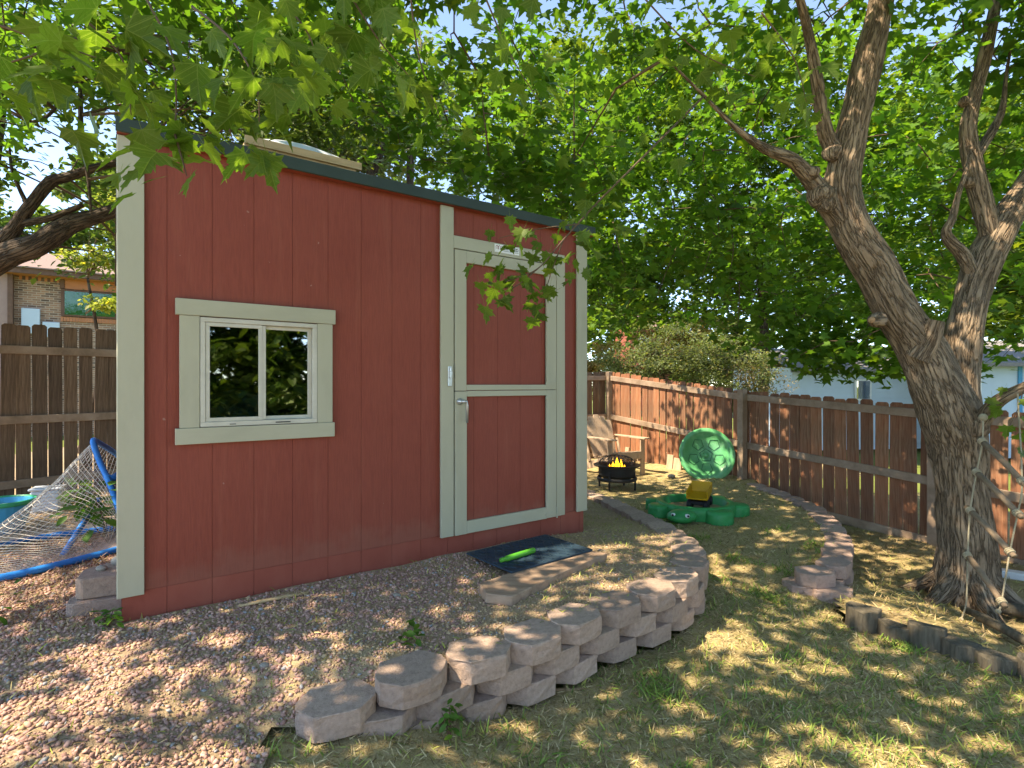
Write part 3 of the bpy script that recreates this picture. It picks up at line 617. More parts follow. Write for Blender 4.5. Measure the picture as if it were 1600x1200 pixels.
trunk, _ = limb('trunk', [(1512, 990, 4.42, 149.6), (1512, 950, 4.42, 112.6), (1511, 910, 4.42, 84.5), (1510, 850, 4.42, 70.4), (1506, 800, 4.42, 66.9), (1503, 760, 4.42, 66.0), (1497, 700, 4.42, 72.2), (1486, 655, 4.42, 81.0), (1468, 610, 4.41, 73.9), (1436, 540, 4.4, 61.6), (1397, 480, 4.38, 57.2), (1368, 420, 4.35, 56.3), (1343, 380, 4.33, 53.7),
     (1323, 340, 4.32, 52.8), (1315, 290, 4.3, 49.3), (1326, 235, 4.28, 45.8), (1334, 195, 4.27, 43.1), (1348, 130, 4.25, 42.2), (1360, 75, 4.22, 39.6), (1375, 10, 4.2, 35.2), (1385, -80, 4.1, 29.0), (1380, -200, 3.9, 22.0)], M['bark'], maple, 44, .035, 10)
limb('limb', [(1500, 700, 4.46, 45.8), (1503, 650, 4.48, 49.3), (1501, 590, 4.52, 47.5), (1504, 530, 4.53, 46.6), (1520, 460, 4.55, 45.8), (1542, 400, 4.6, 46.6), (1573, 340, 4.65, 42.2), (1612, 285, 4.7, 38.7), (1680, 190, 4.8, 29.9), (1760, 60, 4.9, 21.1)], M['bark'], maple, 30, .04, 9, 4)
limb('limb', [(1550, 380, 4.6, 24.6), (1536, 325, 4.6, 29.0), (1522, 265, 4.6, 27.3), (1513, 205, 4.6, 22.0), (1524, 145, 4.6, 18.5), (1538, 90, 4.6, 18.5), (1556, 0, 4.6, 14.1), (1570, -120, 4.6, 10.6)], M['bark'], maple, 18, .06, 8, 8)
limb('limb', [(1520, 430, 4.55, 19.4), (1503, 396, 4.52, 19.4), (1486, 378, 4.5, 16.7), (1478, 362, 4.48, 13.2), (1488, 340, 4.46, 10.6), (1497, 305, 4.46, 7.9), (1510, 265, 4.46, 6.2), (1518, 230, 4.5, 3.5)], M['bark'], maple, 12, .08, 6, 3)
limb('limb', [(1525, 245, 4.6, 14.1), (1550, 205, 4.7, 13.2), (1566, 170, 4.75, 8.8), (1572, 120, 4.8, 5.3), (1580, 70, 4.8, 3.5)], M['bark'], maple, 10, .08, 6, 13)
limb('limb', [(1312, 345, 4.3, 31.7), (1290, 312, 4.28, 31.7), (1268, 282, 4.2, 25.5), (1238, 250, 4.1, 21.1), (1195, 232, 3.95, 15.0), (1150, 200, 3.8, 7.9), (1100, 150, 3.7, 5.3), (1040, 90, 3.6, 2.6)], M['bark'], maple, 16, .07, 8, 6)
limb('limb', [(1322, 265, 4.28, 24.6), (1297, 225, 4.27, 22.9), (1286, 185, 4.2, 21.1), (1276, 120, 4.1, 17.6), (1258, 30, 4.0, 13.2), (1220, -100, 3.7, 8.8)], M['bark'], maple, 14, .07, 8, 9)
limb('limb', [(1432, 560, 4.34, 40), (1450, 530, 4.29, 34), (1458, 508, 4.26, 30), (1461, 500, 4.25, 27)], M['bark'], maple, 16, .09, 6, 2, M['cutwood'])
limb('limb', [(1372, 500, 4.3, 24), (1366, 500, 4.25, 20), (1362, 500, 4.21, 10)], M['bark'], maple, 12, .1, 6, 22, M['cutwood'])
limb('limb', [(1512, 690, 4.3, 26), (1532, 662, 4.24, 24), (1555, 630, 4.15, 20), (1600, 606, 4.0, 16), (1660, 580, 3.8, 11)], M['bark'], maple, 12, .08, 6, 12)
for px, py, D, s_ in ((1283, 305, 4.22, 19), (1292, 318, 4.2, 15), (1300, 240, 4.23, 14), (1270, 270, 4.13, 10), (1515, 285, 4.54, 9), (1505, 160, 4.57, 8), (1528, 668, 4.24, 15)):
    c = P(px, py, D); rr = s_*D/F; b = MB().ball((0, 0, 0), rr, 16, 12)
    bl = MB().add([tuple(c+Vector(v)*(1+.35*noise.noise(Vector(v)*9/max(rr*10, .5)+Vector((px, 0, 0))))) for v in b.v], b.f)
    bo = bl.build('burl', M['bark'], maple, world=True, smooth=True)
    a = bo.data.attributes.new('bark', 'FLOAT_VECTOR', 'POINT'); a.data.foreach_set('vector', np.array([v.co for v in bo.data.vertices], dtype=np.float32).ravel())
# roots
for k, (ang, ln) in enumerate(((200, .5), (250, .55), (300, .45), (150, .4), (20, .4))):
    d = Vector((math.cos(R(ang)), math.sin(R(ang)), 0)); b0 = Vector((TB.x, TB.y, -.44)); r_ = .085-.010*k
    limb('root', [(*(b0+d*.12+Vector((0, 0, .1))), -r_), (*(b0+d*.28-Vector((0, 0, .06))), -r_*.85), (*(b0+d*(.28+ln*.4)-Vector((0, 0, .15))), -r_*.6), (*(b0+d*(.28+ln)-Vector((0, 0, .24))), -.02)], M['bark'], maple, 12, .1, 5, k)

# leaf templates
half = [(0, 0), (.10, -.03), (.30, -.12), (.26, .03), (.55, .06), (.43, .20), (.60, .45), (.40, .42), (.33, .52), (.17, .50), (.21, .78), (.08, .82), (0, 1.05)]
out = half+[(-x, y) for x, y in half[-2:0:-1]]
halfs = [(0, 0), (.28, -.1), (.52, .08), (.36, .24), (.58, .5), (.2, .5), (0, 1.03)]; outs = halfs+[(-x, y) for x, y in halfs[-2:0:-1]]
def leaf_t(o, fold=.16, droop=.22):
    v = [(0, .30, .0)]+[(x, y, fold*abs(x)-droop*(y-.3)**2*(1 if y > .3 else .4)-.12*x*x) for x, y in o]; n = len(o)
    return np.array(v), np.array([(0, 1+i, 1+(i+1) % n) for i in range(n)])
LT, LF = leaf_t(outs)
ET = np.array([(0, 0, 0), (.26, .35, .05), (.20, .72, .03), (0, 1, -.06), (-.20, .72, .03), (-.26, .35, .05)]); EF = np.array([(0, 1, 2), (0, 2, 3), (0, 3, 4), (0, 4, 5)])
def leafcols(n, a, b, yellow=.12):
    t = rng.random((n, 1)); c = np.array(a)*(1-t)+np.array(b)*t; yl = rng.random(n) < yellow; c[yl] = c[yl]*np.array([1.5, 1.15, .9]); return c*(.8+.4*rng.random((n, 1)))
def crown(name, cl, per, rad, size, T, TF, a, b, parent, pitch=(-.9, .2), mat='leaf', yellow=.12):
    n = len(cl)*per; c = np.repeat(cl, per, axis=0); off = rng.normal(size=(n, 3)); off /= np.linalg.norm(off, axis=1)[:, None]+1e-9
    off *= (rng.random((n, 1))**.5)*np.array([rad, rad, rad*.55]); tint = np.repeat(.72+.56*rng.random((len(cl), 1)), per, axis=0)
    rot = rotm(rng.random(n)*6.283, rng.uniform(*pitch, n), rng.normal(0, .45, n)); s = size*(.65+.6*rng.random(n))
    o = scatter(name, T, TF, c+off, rot, s, np.clip(leafcols(n, a, b, yellow)*tint, 0, .9), M[mat], parent); o['kind'] = 'stuff'; return o
def allowed(p, lim):
    px, py = proj(p); l = np.interp(px, [a for a, b in lim], [b for a, b in lim]); return (py < l) | (p[:, 1] < .3)
def branches(name, cl, roots, parent, r0=.02, n=5, mat='twig'):
    mb = MB(); roots = np.array(roots); nodes = list(roots); order = np.argsort(np.min(np.linalg.norm(cl[:, None]-roots[None], axis=2), axis=1))
    for i in order:
        c = cl[i]; A = np.array(nodes); k = int(np.argmin(np.linalg.norm(A-c, axis=1)+.0)); a = A[k]; L = np.linalg.norm(c-a)
        if L > 3.5: continue
        m1 = a*.6+c*.4+rng.normal(0, .06*L, 3)+np.array([0, 0, .08*L]); r = min(r0, .004+.008*L)
        pts = [a, m1, c]; mb.tube(pts, [r, r*.7, r*.3], n)
        nodes.append(m1); nodes.append(c)
    return mb.build(name, M[mat], parent, world=True, smooth=True)
# --- maple crown: a low wide umbrella over the yard
LIM = [(0, 250), (120, 180), (190, 150), (330, 150), (450, 140), (560, 150), (640, 200), (720, 255), (780, 300), (840, 350), (900, 380), (960, 470), (1060, 500), (1150, 520), (1300, 560), (1450, 560), (1480, 600), (1700, 620)]
N = 2300; th_ = rng.random(N)*6.283; rr = np.sqrt(rng.random(N)); x = 1.0+rr*np.cos(th_)*6.0; y = 3.6+rr*np.sin(th_)*5.6
zl = 2.75+1.5*(1-rr**2)+.25*np.sin(x*1.3)*np.cos(y*1.1); z = zl+np.abs(rng.normal(0, 1, N))*1.0*(1.3-rr*.5)
cl = np.stack([x, y, z], -1)
ins = (np.abs((cl[:, 0]-P0.x)*.808+(cl[:, 1]-P0.y)*.589-W_/2) < W_/2+.2) & (((cl[:, 0]-P0.x)*-.589+(cl[:, 1]-P0.y)*.808) > -.1) & (cl[:, 2] < 2.75)
near = (np.linalg.norm(cl-np.array([0, 0, CAMZ]), axis=1) < 2.2)
clump = wob(cl[:, 0], cl[:, 1], 1.1, 1.0)+wob(cl[:, 0]+5, cl[:, 2]*1.5, 1.6, .5)
lx, ly = cl[:, 0]+.64*cl[:, 2], cl[:, 1]+.284*cl[:, 2]; u_ = rng.random(N)
thin = (u_ < np.where(ly > 6.6, .36, np.where((lx < 1.0) & (ly < 3.4), 1, .93))) & (cl[:, 1] > -.2-.25*cl[:, 0]) & ~((cl[:, 1] < 2.2) & (cl[:, 0] > 2.6))
cl = cl[allowed(cl, LIM) & ~ins & ~near & (clump > -.6) & thin]
hang = []
for px_, py_, D_, k_, sd in ((960, 400, 6.6, 22, .5), (1030, 330, 7.0, 22, .6), (1100, 400, 7.4, 22, .6), (1180, 440, 6.8, 24, .55), (1250, 380, 6.8, 20, .55), (1250, 500, 6.4, 12, .4), (940, 500, 7.6, 10, .35), (1360, 520, 6.2, 10, .4), (1330, 575, 5.9, 6, .25), (1000, 250, 6.0, 16, .5), (1430, 420, 6.0, 12, .5), (900, 290, 5.6, 14, .45), (1480, 330, 6.2, 12, .5), (1350, 550, 6.0, 16, .3), (1425, 585, 5.8, 10, .22), (1275, 555, 6.2, 14, .3), (1600, 560, 5.6, 12, .35), (700, 235, 5.2, 12, .4), (780, 285, 5.2, 12, .35), (850, 320, 5.3, 12, .3), (905, 400, 5.8, 10, .3), (610, 180, 5.0, 10, .4), (1180, 300, 6.4, 16, .5), (1100, 230, 6.0, 14, .5), (1420, 250, 6.0, 12, .5)):
    hang.append(np.array(P(px_, py_, D_))+rng.normal(0, sd, (k_, 3))*np.array([1, 1, .7]))
hang = np.concatenate(hang); hang = hang[(hang[:, 2] > 1.22) & (proj(hang)[1] < 612) & (proj(hang)[1] < np.interp(proj(hang)[0], [560, 700, 800, 900, 920, 930], [200, 270, 310, 345, 420, 620]))]
cl = np.concatenate([cl, hang])
lx, ly = cl[:, 0]+.64*(cl[:, 2]-.3), cl[:, 1]+.284*(cl[:, 2]-.3); df = (lx-4.34)*.885+(ly-6.7)*.465
cl = cl[(rng.random(len(cl)) < np.where((df > -1.2) & (df < 1.3) & (ly > 4.6), .72, 1)) ]
crown('crown', cl, 26, .40, .115, LT, LF, (.065, .155, .024), (.118, .225, .034), maple, yellow=.08)
roots = [tuple(P(*q)) for q in ((1385, -60, 4.1), (1372, 40, 4.2), (1342, 165, 4.25), (1100, 150, 3.7), (1040, 90, 3.6), (1255, 30, 4.0), (1220, -100, 3.7), (1552, 85, 4.6), (1580, -120, 4.6), (1680, 190, 4.8), (1760, 60, 4.9))]
branches('twigs', cl, roots, maple)['kind'] = 'stuff'

# --- near hanging sprays with single leaves
LMS = []
for k in range(4):
    v, f = leaf_t(out, .10+.06*k, .15+.12*k); me = bpy.data.meshes.new('leaf'); vv = [tuple(q) for q in v]; ff = [tuple(q) for q in f]
    b = len(vv); vv += [(-.008, 0, 0), (.008, 0, 0), (.006, -.55, .05), (-.006, -.55, .05)]; ff.append((b, b+1, b+2, b+3))
    me.from_pydata(vv, [], ff); me.materials.append(M['leaf_near']); me.update(); LMS.append(me)
def spray(pts, nleaf, size, parent=maple, spread=.10, seed=0, pitch=(-1.2, -.2), rad=.004):
    r = random.Random(seed); q = [P(*p) for p in pts]; c = catmull(q, 6)
    br = MB().tube([Vector(p) for p in c], list(np.linspace(rad, rad*.35, len(c))), 6).build('branch', M['twig'], parent, world=True, smooth=True)
    for i in range(nleaf):
        t = r.random()**.7; base = Vector(c[min(len(c)-1, int(t*len(c)))])+Vector((r.gauss(0, 1), r.gauss(0, 1), r.gauss(-.2, .7)))*spread
        rm = rotm(np.array([r.random()*6.283]), np.array([r.uniform(*pitch)]), np.array([r.gauss(0, .5)]))[0]
        s = size*r.uniform(.7, 1.2); m = Matrix.Translation(base) @ Matrix(rm.tolist()).to_4x4() @ Matrix.Diagonal((s, s, s, 1))
        o = link('leaf', r.choice(LMS), br); o.matrix_basis = root_m(parent).inverted() @ m
S = [([(-60, 20, 1.2), (60, 60, 1.25), (150, 90, 1.3)], 9, .12), ([(120, 20, 1.4), (190, 90, 1.5), (205, 180, 1.55)], 14, .125), ([(230, 0, 1.5), (270, 90, 1.55), (272, 205, 1.6), (240, 222, 1.6)], 12, .12),
     ([(300, 10, 1.5), (360, 60, 1.5), (400, 130, 1.5), (405, 190, 1.5)], 17, .13), ([(430, -10, 1.6), (480, 50, 1.65), (500, 110, 1.7)], 14, .13), ([(540, -20, 1.7), (590, 60, 1.8), (640, 120, 1.9)], 14, .13),
     ([(640, -20, 1.9), (655, 90, 2.0), (690, 190, 2.1)], 14, .12), ([(760, 0, 2.2), (800, 90, 2.3), (850, 170, 2.4)], 14, .12), ([(1000, -10, 2.3), (1090, 80, 2.4), (1180, 120, 2.5)], 16, .12), ([(1190, 20, 2.4), (1240, 90, 2.5), (1260, 160, 2.6)], 14, .12),
     ([(350, 170, 1.6), (365, 225, 1.62)], 5, .12), ([(120, 60, 1.35), (40, 90, 1.3), (-30, 110, 1.3)], 8, .12)]
for k, (p, n_, s_) in enumerate(S): spray(p, int(n_*1.3), s_*.76, seed=k, spread=.085)
spray([(272, 205, 1.6), (285, 250, 1.6), (292, 275, 1.6)], 3, .085, seed=31, spread=.025)
spray([(1100, 150, 3.7), (1060, 190, 3.5), (1000, 250, 3.2), (930, 320, 3.1), (880, 375, 3.0), (840, 420, 2.95), (790, 440, 2.9)], 46, .095, seed=40, spread=.11, rad=.008)
spray([(880, 375, 3.0), (860, 430, 3.0), (845, 480, 3.0)], 9, .085, seed=41, spread=.07)
spray([(905, 350, 3.05), (840, 358, 2.95), (780, 372, 2.9)], 16, .085, seed=42, spread=.08)
spray([(840, 420, 2.95), (800, 450, 2.93), (765, 440, 2.9)], 14, .085, seed=43, spread=.06)
spray([(1600, 606, 4.0), (1590, 640, 3.9), (1575, 670, 3.85)], 16, .10, seed=44, spread=.09)

# ------------------------------------------------------------------ other trees and shrubs
def tree(name, label, base, top, r0, blobs, per, rad, size, a, b, T=ET, TF=EF, cat='tree', group=None, lim=None, ncl=300, mat='bark_dark', yellow=.12, clip=None, limbs=None):
    t = thing(name, label, cat, base, 0, group); base = Vector(base); top = Vector(top); mid = base.lerp(top, .5)+Vector((.25, .1, 0))
    limb('trunk', [(*base, -r0), (*mid, -r0*.75), (*top, -r0*.4)], M[mat], t, 12, .08, 6, len(label))
    for L in limbs or []: limb('limb', L, M[mat], t, 12, .08, 6, len(L))
    cs = []; tot = sum(w_ for *_, w_ in blobs)
    for c, rd, w_ in blobs:
        k = int(ncl*w_/tot); u = rng.normal(size=(k, 3)); u /= np.linalg.norm(u, axis=1)[:, None]; u *= (rng.random((k, 1))**.45); cs.append(np.array(c)+u*np.array(rd))
    cs = np.concatenate(cs)
    if lim: cs = cs[allowed(cs, lim)]
    if clip: cs = cs[clip(cs)]
    crown('crown', cs, per, rad, size, T, TF, a, b, t, (-1.0, .6), yellow=yellow)
    rts = [tuple(base.lerp(top, f)) for f in (.35, .5, .65, .8, 1)]+[q[:3] for L in (limbs or []) for q in L if q[3] < 0]
    mb = MB()
    for c in cs[::3]:
        c = Vector(c); a_ = min((Vector(q_) for q_ in rts), key=lambda q_: (q_-c).length+rng.random()*.6)
        if (c-a_).length > 3.2: continue
        m = a_.lerp(c, .5)+Vector((0, 0, .1)); L = (c-a_).length
        mb.tube([a_, m, c], [min(r0*.3, .006+.005*L), .006, .003], 5)
    mb.build('twigs', M['twig'], t, world=True, smooth=True)['kind'] = 'stuff'
    return t
def pw(*a):
    p = P(*a[:3]); return (p.x, p.y, p.z, -a[3]/2*a[2]/F)
sky_gap = lambda c: ~((np.abs(proj(c)[0]-75) < 60) & (np.abs(proj(c)[1]-260) < 85))
tree('ash_tree', 'tree with dark crooked limbs beside the brick house, left of the shed', (-6.4, 5.2, -.2), (-5.6, 6.0, 4.6), .2,
     [((-5.6, 6.2, 4.6), (2.2, 1.6, 1.3), 3), ((-3.6, 6.4, 4.6), (2.2, 1.5, 1.2), 3), ((-5.4, 6.5, 3.3), (1.6, 1, .8), 1.0), ((-4.6, 7.0, 2.75), (.9, .6, .5), .4), ((-2.5, 6.8, 4.5), (1.6, 1.2, 1), 1.5), ((-6.4, 2.9, 4.8), (1.7, 1.9, .9), 2.2)], 34, .42, .095, (.05, .10, .02), (.10, .15, .04), ncl=520, yellow=.2,  # last blob: foliage added out of frame to shade the goal and gravel
     clip=sky_gap, limbs=[[pw(-120, 470, 5.3, 60), pw(0, 405, 5.3, 38), pw(60, 380, 5.3, 34), pw(110, 350, 5.4, 28), pw(150, 338, 5.5, 22), pw(200, 322, 5.6, 18)], [pw(-40, 420, 5.3, 30), pw(15, 365, 5.3, 22), pw(45, 325, 5.3, 18), pw(78, 285, 5.35, 17), pw(105, 277, 5.4, 14), pw(150, 262, 5.5, 12), pw(200, 250, 5.6, 9)],
     [pw(30, 350, 5.3, 11), pw(80, 340, 5.3, 10), pw(130, 320, 5.4, 7)], [pw(45, 325, 5.3, 7), pw(20, 270, 5.2, 5), pw(15, 230, 5.2, 3)], [pw(130, 60, 5.2, 7), pw(126, 180, 5.2, 7), pw(138, 280, 5.3, 5), pw(142, 330, 5.3, 3)], [pw(105, 110, 5.2, 5), pw(85, 170, 5.2, 5), pw(48, 190, 5.2, 4), pw(0, 165, 5.2, 3)]])
tree('olive_tree', 'tree with silvery grey green leaves rising behind the shed roof', (-2.6, 10.5, -.4), P(640, 120, 10.5), .12,
     [(P(500, 190, 10.5), (1.7, 1.3, 1.2), 3), (P(420, 130, 10.5), (1.4, 1.2, .9), 1.5), (P(600, 140, 10.5), (1.3, 1.2, 1.2), 1.5), (P(560, 250, 10.8), (1.0, 1, .6), 1)], 60, .4, .12, (.12, .16, .10), (.21, .25, .15), ncl=330, yellow=.05,
     limbs=[[pw(560, 330, 10.3, 17), pw(585, 260, 10.3, 15), pw(607, 200, 10.3, 13), pw(640, 120, 10.4, 9)]])
BGT = [('dense green maple with low spreading crown beyond the right fence', (6.3, 14, -.7), (6.2, 14, 5), .14, [((4.6, 14, 4.3), (2.4, 1.6, 1.6), 2), ((7.4, 14.2, 3.7), (2.6, 1.6, 1.6), 2), ((6.0, 14, 6.4), (3, 1.8, 1.8), 2), ((3.2, 13.6, 3.2), (1.4, 1.2, 1.0), .7), ((6.2, 12.6, 7.8), (3.6, 1.6, 2.0), 2.6), ((9.6, 12.4, 6.4), (2.8, 1.5, 2.0), 2.0), ((2.6, 12.8, 7.4), (2.8, 1.5, 1.8), 1.8)], (.085, .165, .027), (.155, .24, .04), 700),
       ('tall green tree showing above the low end of the shed roof', (1.0, 16, -.5), (1.0, 16, 7), .2, [((1.4, 16, 6.2), (2.6, 2, 2.0), 2), ((-1.6, 16, 8.6), (3.0, 2, 2.4), 2), ((2.4, 16, 9.4), (3.2, 2, 2.2), 2), ((2.2, 15.2, 4.0), (1.6, 1.2, 1.6), 1)], (.07, .13, .024), (.14, .20, .035), 460),
       ('broad green tree behind the pale blue garage and the forked maple', (12.5, 18, -.8), (12.3, 18, 6), .22, [((10.2, 18, 5.6), (2.8, 2, 2), 2), ((14.2, 18, 4.6), (3, 2, 2.3), 2), ((13, 18, 8.6), (4, 2, 2.6), 2)], (.075, .135, .024), (.14, .20, .04), 420),
       ('green tree growing at the edge of the yard to the right of the forked maple', (11, 10.4, -.8), (10.8, 10.4, 4), .15, [((10.2, 10.6, 3.2), (1.7, 1.3, 1.5), 2), ((10.6, 10.6, 5.4), (2.4, 1.5, 1.6), 2)], (.07, .13, .024), (.14, .20, .035), 230),
       ('leafy tree standing behind the camera on the open side of the yard', (7.5, -6, -.5), (7.5, -6, 4), .2, [((6.3, -4.2, 2.2), (2.6, 2.2, 2.4), 3), ((9.5, -2.5, 2.2), (2.2, 2, 2.4), 1.5), ((4.6, -6.5, 2.2), (2.4, 2, 2.4), 1.5)], (.06, .12, .022), (.12, .18, .03), 420),
       ('distant green tree rising behind the red house', (8, 38, -.5), (8, 38, 6), .3, [((8, 38, 6), (6, 3, 5), 2), ((13, 34, 2.6), (4.5, 2, 3.4), 2)], (.07, .12, .03), (.13, .18, .05), 320),
       ('distant green tree behind the roof of the pale blue garage', (20, 34, -.5), (20, 34, 6), .3, [((19, 34, 5), (6, 3, 5), 2), ((28, 34, 6), (6, 3, 5), 2)], (.07, .12, .03), (.13, .18, .05), 260),
       ('large leafy tree far behind the brick house', (-20, 30, -.5), (-20, 30, 9), .3, [((-20, 30, 10), (6, 3, 4), 2), ((-26, 28, 8), (4, 3, 3), 1)], (.07, .12, .03), (.13, .18, .05), 260)]
for l_, b_, t_, r_, bl_, ca, cb, nc in BGT:
    tree('broadleaf_tree', l_, b_, t_, r_, bl_, 46 if abs(b_[1]) < 25 else 34, .5, (.26 if b_[1] < 0 else .135 if b_[1] < 15 else .2) if abs(b_[1]) < 25 else .5, ca, cb, *((LT, LF) if 0 < b_[1] < 15 else (ET, EF)), ncl=nc, yellow=.1, group='trees beyond the fences')
tree('shrub', 'grey green fine leaved shrub poking above the fence corner', (3.1, 11.9, -.5), (3.2, 11.9, 1.8), .04, [((3.3, 11.9, 1.75), (1.5, .7, .75), 2), ((2.6, 11.9, 1.4), (.8, .5, .6), 1), ((4.6, 12.1, 1.5), (1.1, .6, .75), 1.4)], 110, .30, .06, (.11, .14, .07), (.19, .22, .12), cat='shrub', ncl=170)
tree('shrub', 'half bare twiggy shrub beside the garage, above the fence', (5.4, 12.4, -.5), (5.4, 12.4, 1.4), .04, [((5.3, 12.4, 1.25), (1.0, .6, .55), 1)], 30, .3, .06, (.20, .17, .11), (.28, .22, .15), cat='shrub', ncl=70)
tree('shrub', 'sunlit orange tinged shrub behind the back fence', (2.6, 17, -.5), (2.6, 17, 1.4), .04, [((2.6, 17, 1.6), (1.2, .8, .9), 1), ((5.2, 17.5, 2.7), (1.9, .8, .9), 1.4)], 90, .4, .12, (.30, .17, .08), (.34, .26, .12), cat='shrub', ncl=110)
tree('shrub', 'bright yellow green sprays in front of the brick house window', (-8.4, 10.6, -.3), (-8.2, 10.6, 3.2), .05, [((-7.95, 10.6, 3.55), (.7, .4, .22), 1), ((-7.7, 10.5, 2.7), (.45, .3, .16), .6), ((-7.6, 10.5, 4.3), (.6, .4, .6), 1)], 40, .22, .10, (.22, .27, .06), (.32, .34, .09), cat='shrub', ncl=60)

# ------------------------------------------------------------------ buildings
HD = 17.0; hp = P(22, 600, HD); house = thing('brick_house', 'brick house with pinkish shingle roof behind the left fence', 'house', (hp.x, hp.y, -.5), SA)
def hz(py, d=HD): return CAMZ-(py-600)/F*d+.5
HB = MB().box(0, 9, 0, .3, 0, hz(428)); 
HB.build('brick_wall', M['brick'], house)
MB().box(-5, -.12, -.25, .3, 0, hz(428)).build('siding_wall', M['mauve'], house); MB().box(-.12, -.001, -.3, .1, 0, hz(428)).build('corner_board', M['brown'], house)
MB().box(-2.2, -.7, -.32, -.251, 3.1, 4.4).build('window', M['frost'], house)
hw = MB().box(1.13, 2.62, -.10, -.001, hz(490), hz(446)); hwo = hw.build('window', M['brown'], house, bevel=.01)
MB().box(1.22, 2.53, -.12, -.101, hz(487), hz(449)).build('pane', glass_mat('dim_glass', (.75, .85, .78), .0), hwo); MB().box(1.22, 2.53, -.1008, -.1002, hz(487), hz(449)).build('blind', M['turtle'], hwo)
MB().box(1.22, 2.75, -.05, -.001, hz(445), hz(430)).build('panel', M['orange'], house); MB().box(1.10, 1.21, -.09, -.001, hz(445), hz(430)).build('panel_trim', M['brown'], house)
for i in range(22): MB().box(1.12+.075*i, 1.185+.075*i, -.06, -.001, hz(498), hz(491)).build('sill_brick', M['orange'], house)
for i in range(13): MB().box(.12+.075*i, .185+.075*i, -.03, -.001, hz(436), hz(427)).build('soldier_brick', M['brown'] if i % 2 else M['orange'], house)
MB().box(.18, .62, -.16, -.001, hz(520), hz(481)).build('meter_box', M['bluesiding'], house, bevel=.01); MB().box(.68, 1.1, -.14, -.001, hz(525), hz(501)).build('meter_box', M['bluesiding'], house, bevel=.01)
MB().box(-5.5, 9.5, -.62, -.55, hz(430), hz(430)+.2).build('fascia', M['brown'], house); MB().box(-5.4, 9.4, -.548, .3, hz(430), hz(430)+.03).build('soffit', M['orange'], house)
z0 = hz(430)+.2; rfm = MB().add([(-5.6, -.7, z0), (9.6, -.7, z0), (9.6, 7, z0), (-5.6, 7, z0), (-1, 3.1, z0+1.15), (4, 3.1, z0+1.15), (-5.6, -.7, z0-.04), (9.6, -.7, z0-.04)], [(0, 1, 5, 4), (1, 2, 5), (2, 3, 4, 5), (3, 0, 4), (6, 7, 1, 0)]); rfm.build('roof', M['houseroof'], house)
gp = P(1238, 600, 16); gar = thing('garage', 'pale blue lap sided garage with grey roof behind the right fence', 'garage', (gp.x, gp.y, -.8), R(8))
MB().box(0, 6.2, .03, 3.2, 0, 2.45).build('wall_core', M['bluesiding'], gar)
for i in range(14):
    a_, b_ = .17*i, .17*i+.172; MB().add([(0, .029, b_), (6.2, .029, b_), (6.2, 0, a_), (0, 0, a_), (0, .0295, a_), (6.2, .0295, a_)], [(0, 3, 2, 1), (3, 4, 5, 2), (0, 4, 3), (1, 2, 5)]).build('siding_board', M['bluesiding'], gar)
MB().add([(-.3, -.35, 2.38), (6.5, -.35, 2.38), (6.5, 1.7, 3.1), (-.3, 1.7, 3.1), (-.3, 3.6, 2.38), (6.5, 3.6, 2.38), (-.3, -.35, 2.28), (6.5, -.35, 2.28)], [(0, 1, 2, 3), (3, 2, 5, 4), (6, 7, 1, 0)]).build('roof', M['greyroof'], gar)
gw = MB().box(2.0, 2.55, -.03, -.001, 1.45, 2.1).build('window', M['white'], gar); MB().box(2.06, 2.49, -.034, -.031, 1.51, 2.04).build('pane', M['glass_refl'], gar if False else gw)
g2 = P(1532, 600, 14.5); sh2 = thing('blue_house', 'light blue house wall glimpsed right of the forked maple trunk', 'house', (g2.x, g2.y, -.8), R(-6))
MB().box(0, 5, 0, 3, 0, 2.55).build('wall', M['bluesiding'], sh2); MB().box(-.1, 0, -.05, .1, 0, 2.5).build('corner_board', M['white'], sh2); MB().box(.9, 1.0, -.03, -.001, 0, 2.5).build('downpipe', M['tubblue'], sh2)
MB().box(1.2, 2.2, -.03, -.001, 1.1, 2.2).build('window', M['glass_refl'], sh2)
MB().add([(-.3, -.4, 2.5), (5.3, -.4, 2.5), (5.3, 1.5, 3.2), (-.3, 1.5, 3.2), (-.3, -.4, 2.4), (5.3, -.4, 2.4)], [(0, 1, 2, 3), (4, 5, 1, 0)]).build('roof', M['greyroof'], sh2)
rp = P(985, 600, 34); rh = thing('red_house', 'small distant red house showing between the trees over the fence', 'house', (rp.x, rp.y, -.5), R(10))
MB().box(0, 2.6, 0, 3, 0, 5.2).build('wall', M['redroof'], rh); MB().box(.5, 1.2, -.05, 0-.001, 3.6, 4.6).build('window', M['white'], rh)
MB().add([(-.3, -.3, 5.2), (2.9, -.3, 5.2), (2.9, 1.5, 6.1), (-.3, 1.5, 6.1), (-.3, 3.3, 5.2), (2.9, 3.3, 5.2)], [(0, 1, 2, 3), (3, 2, 5, 4)]).build('roof', M['mauve'], rh)

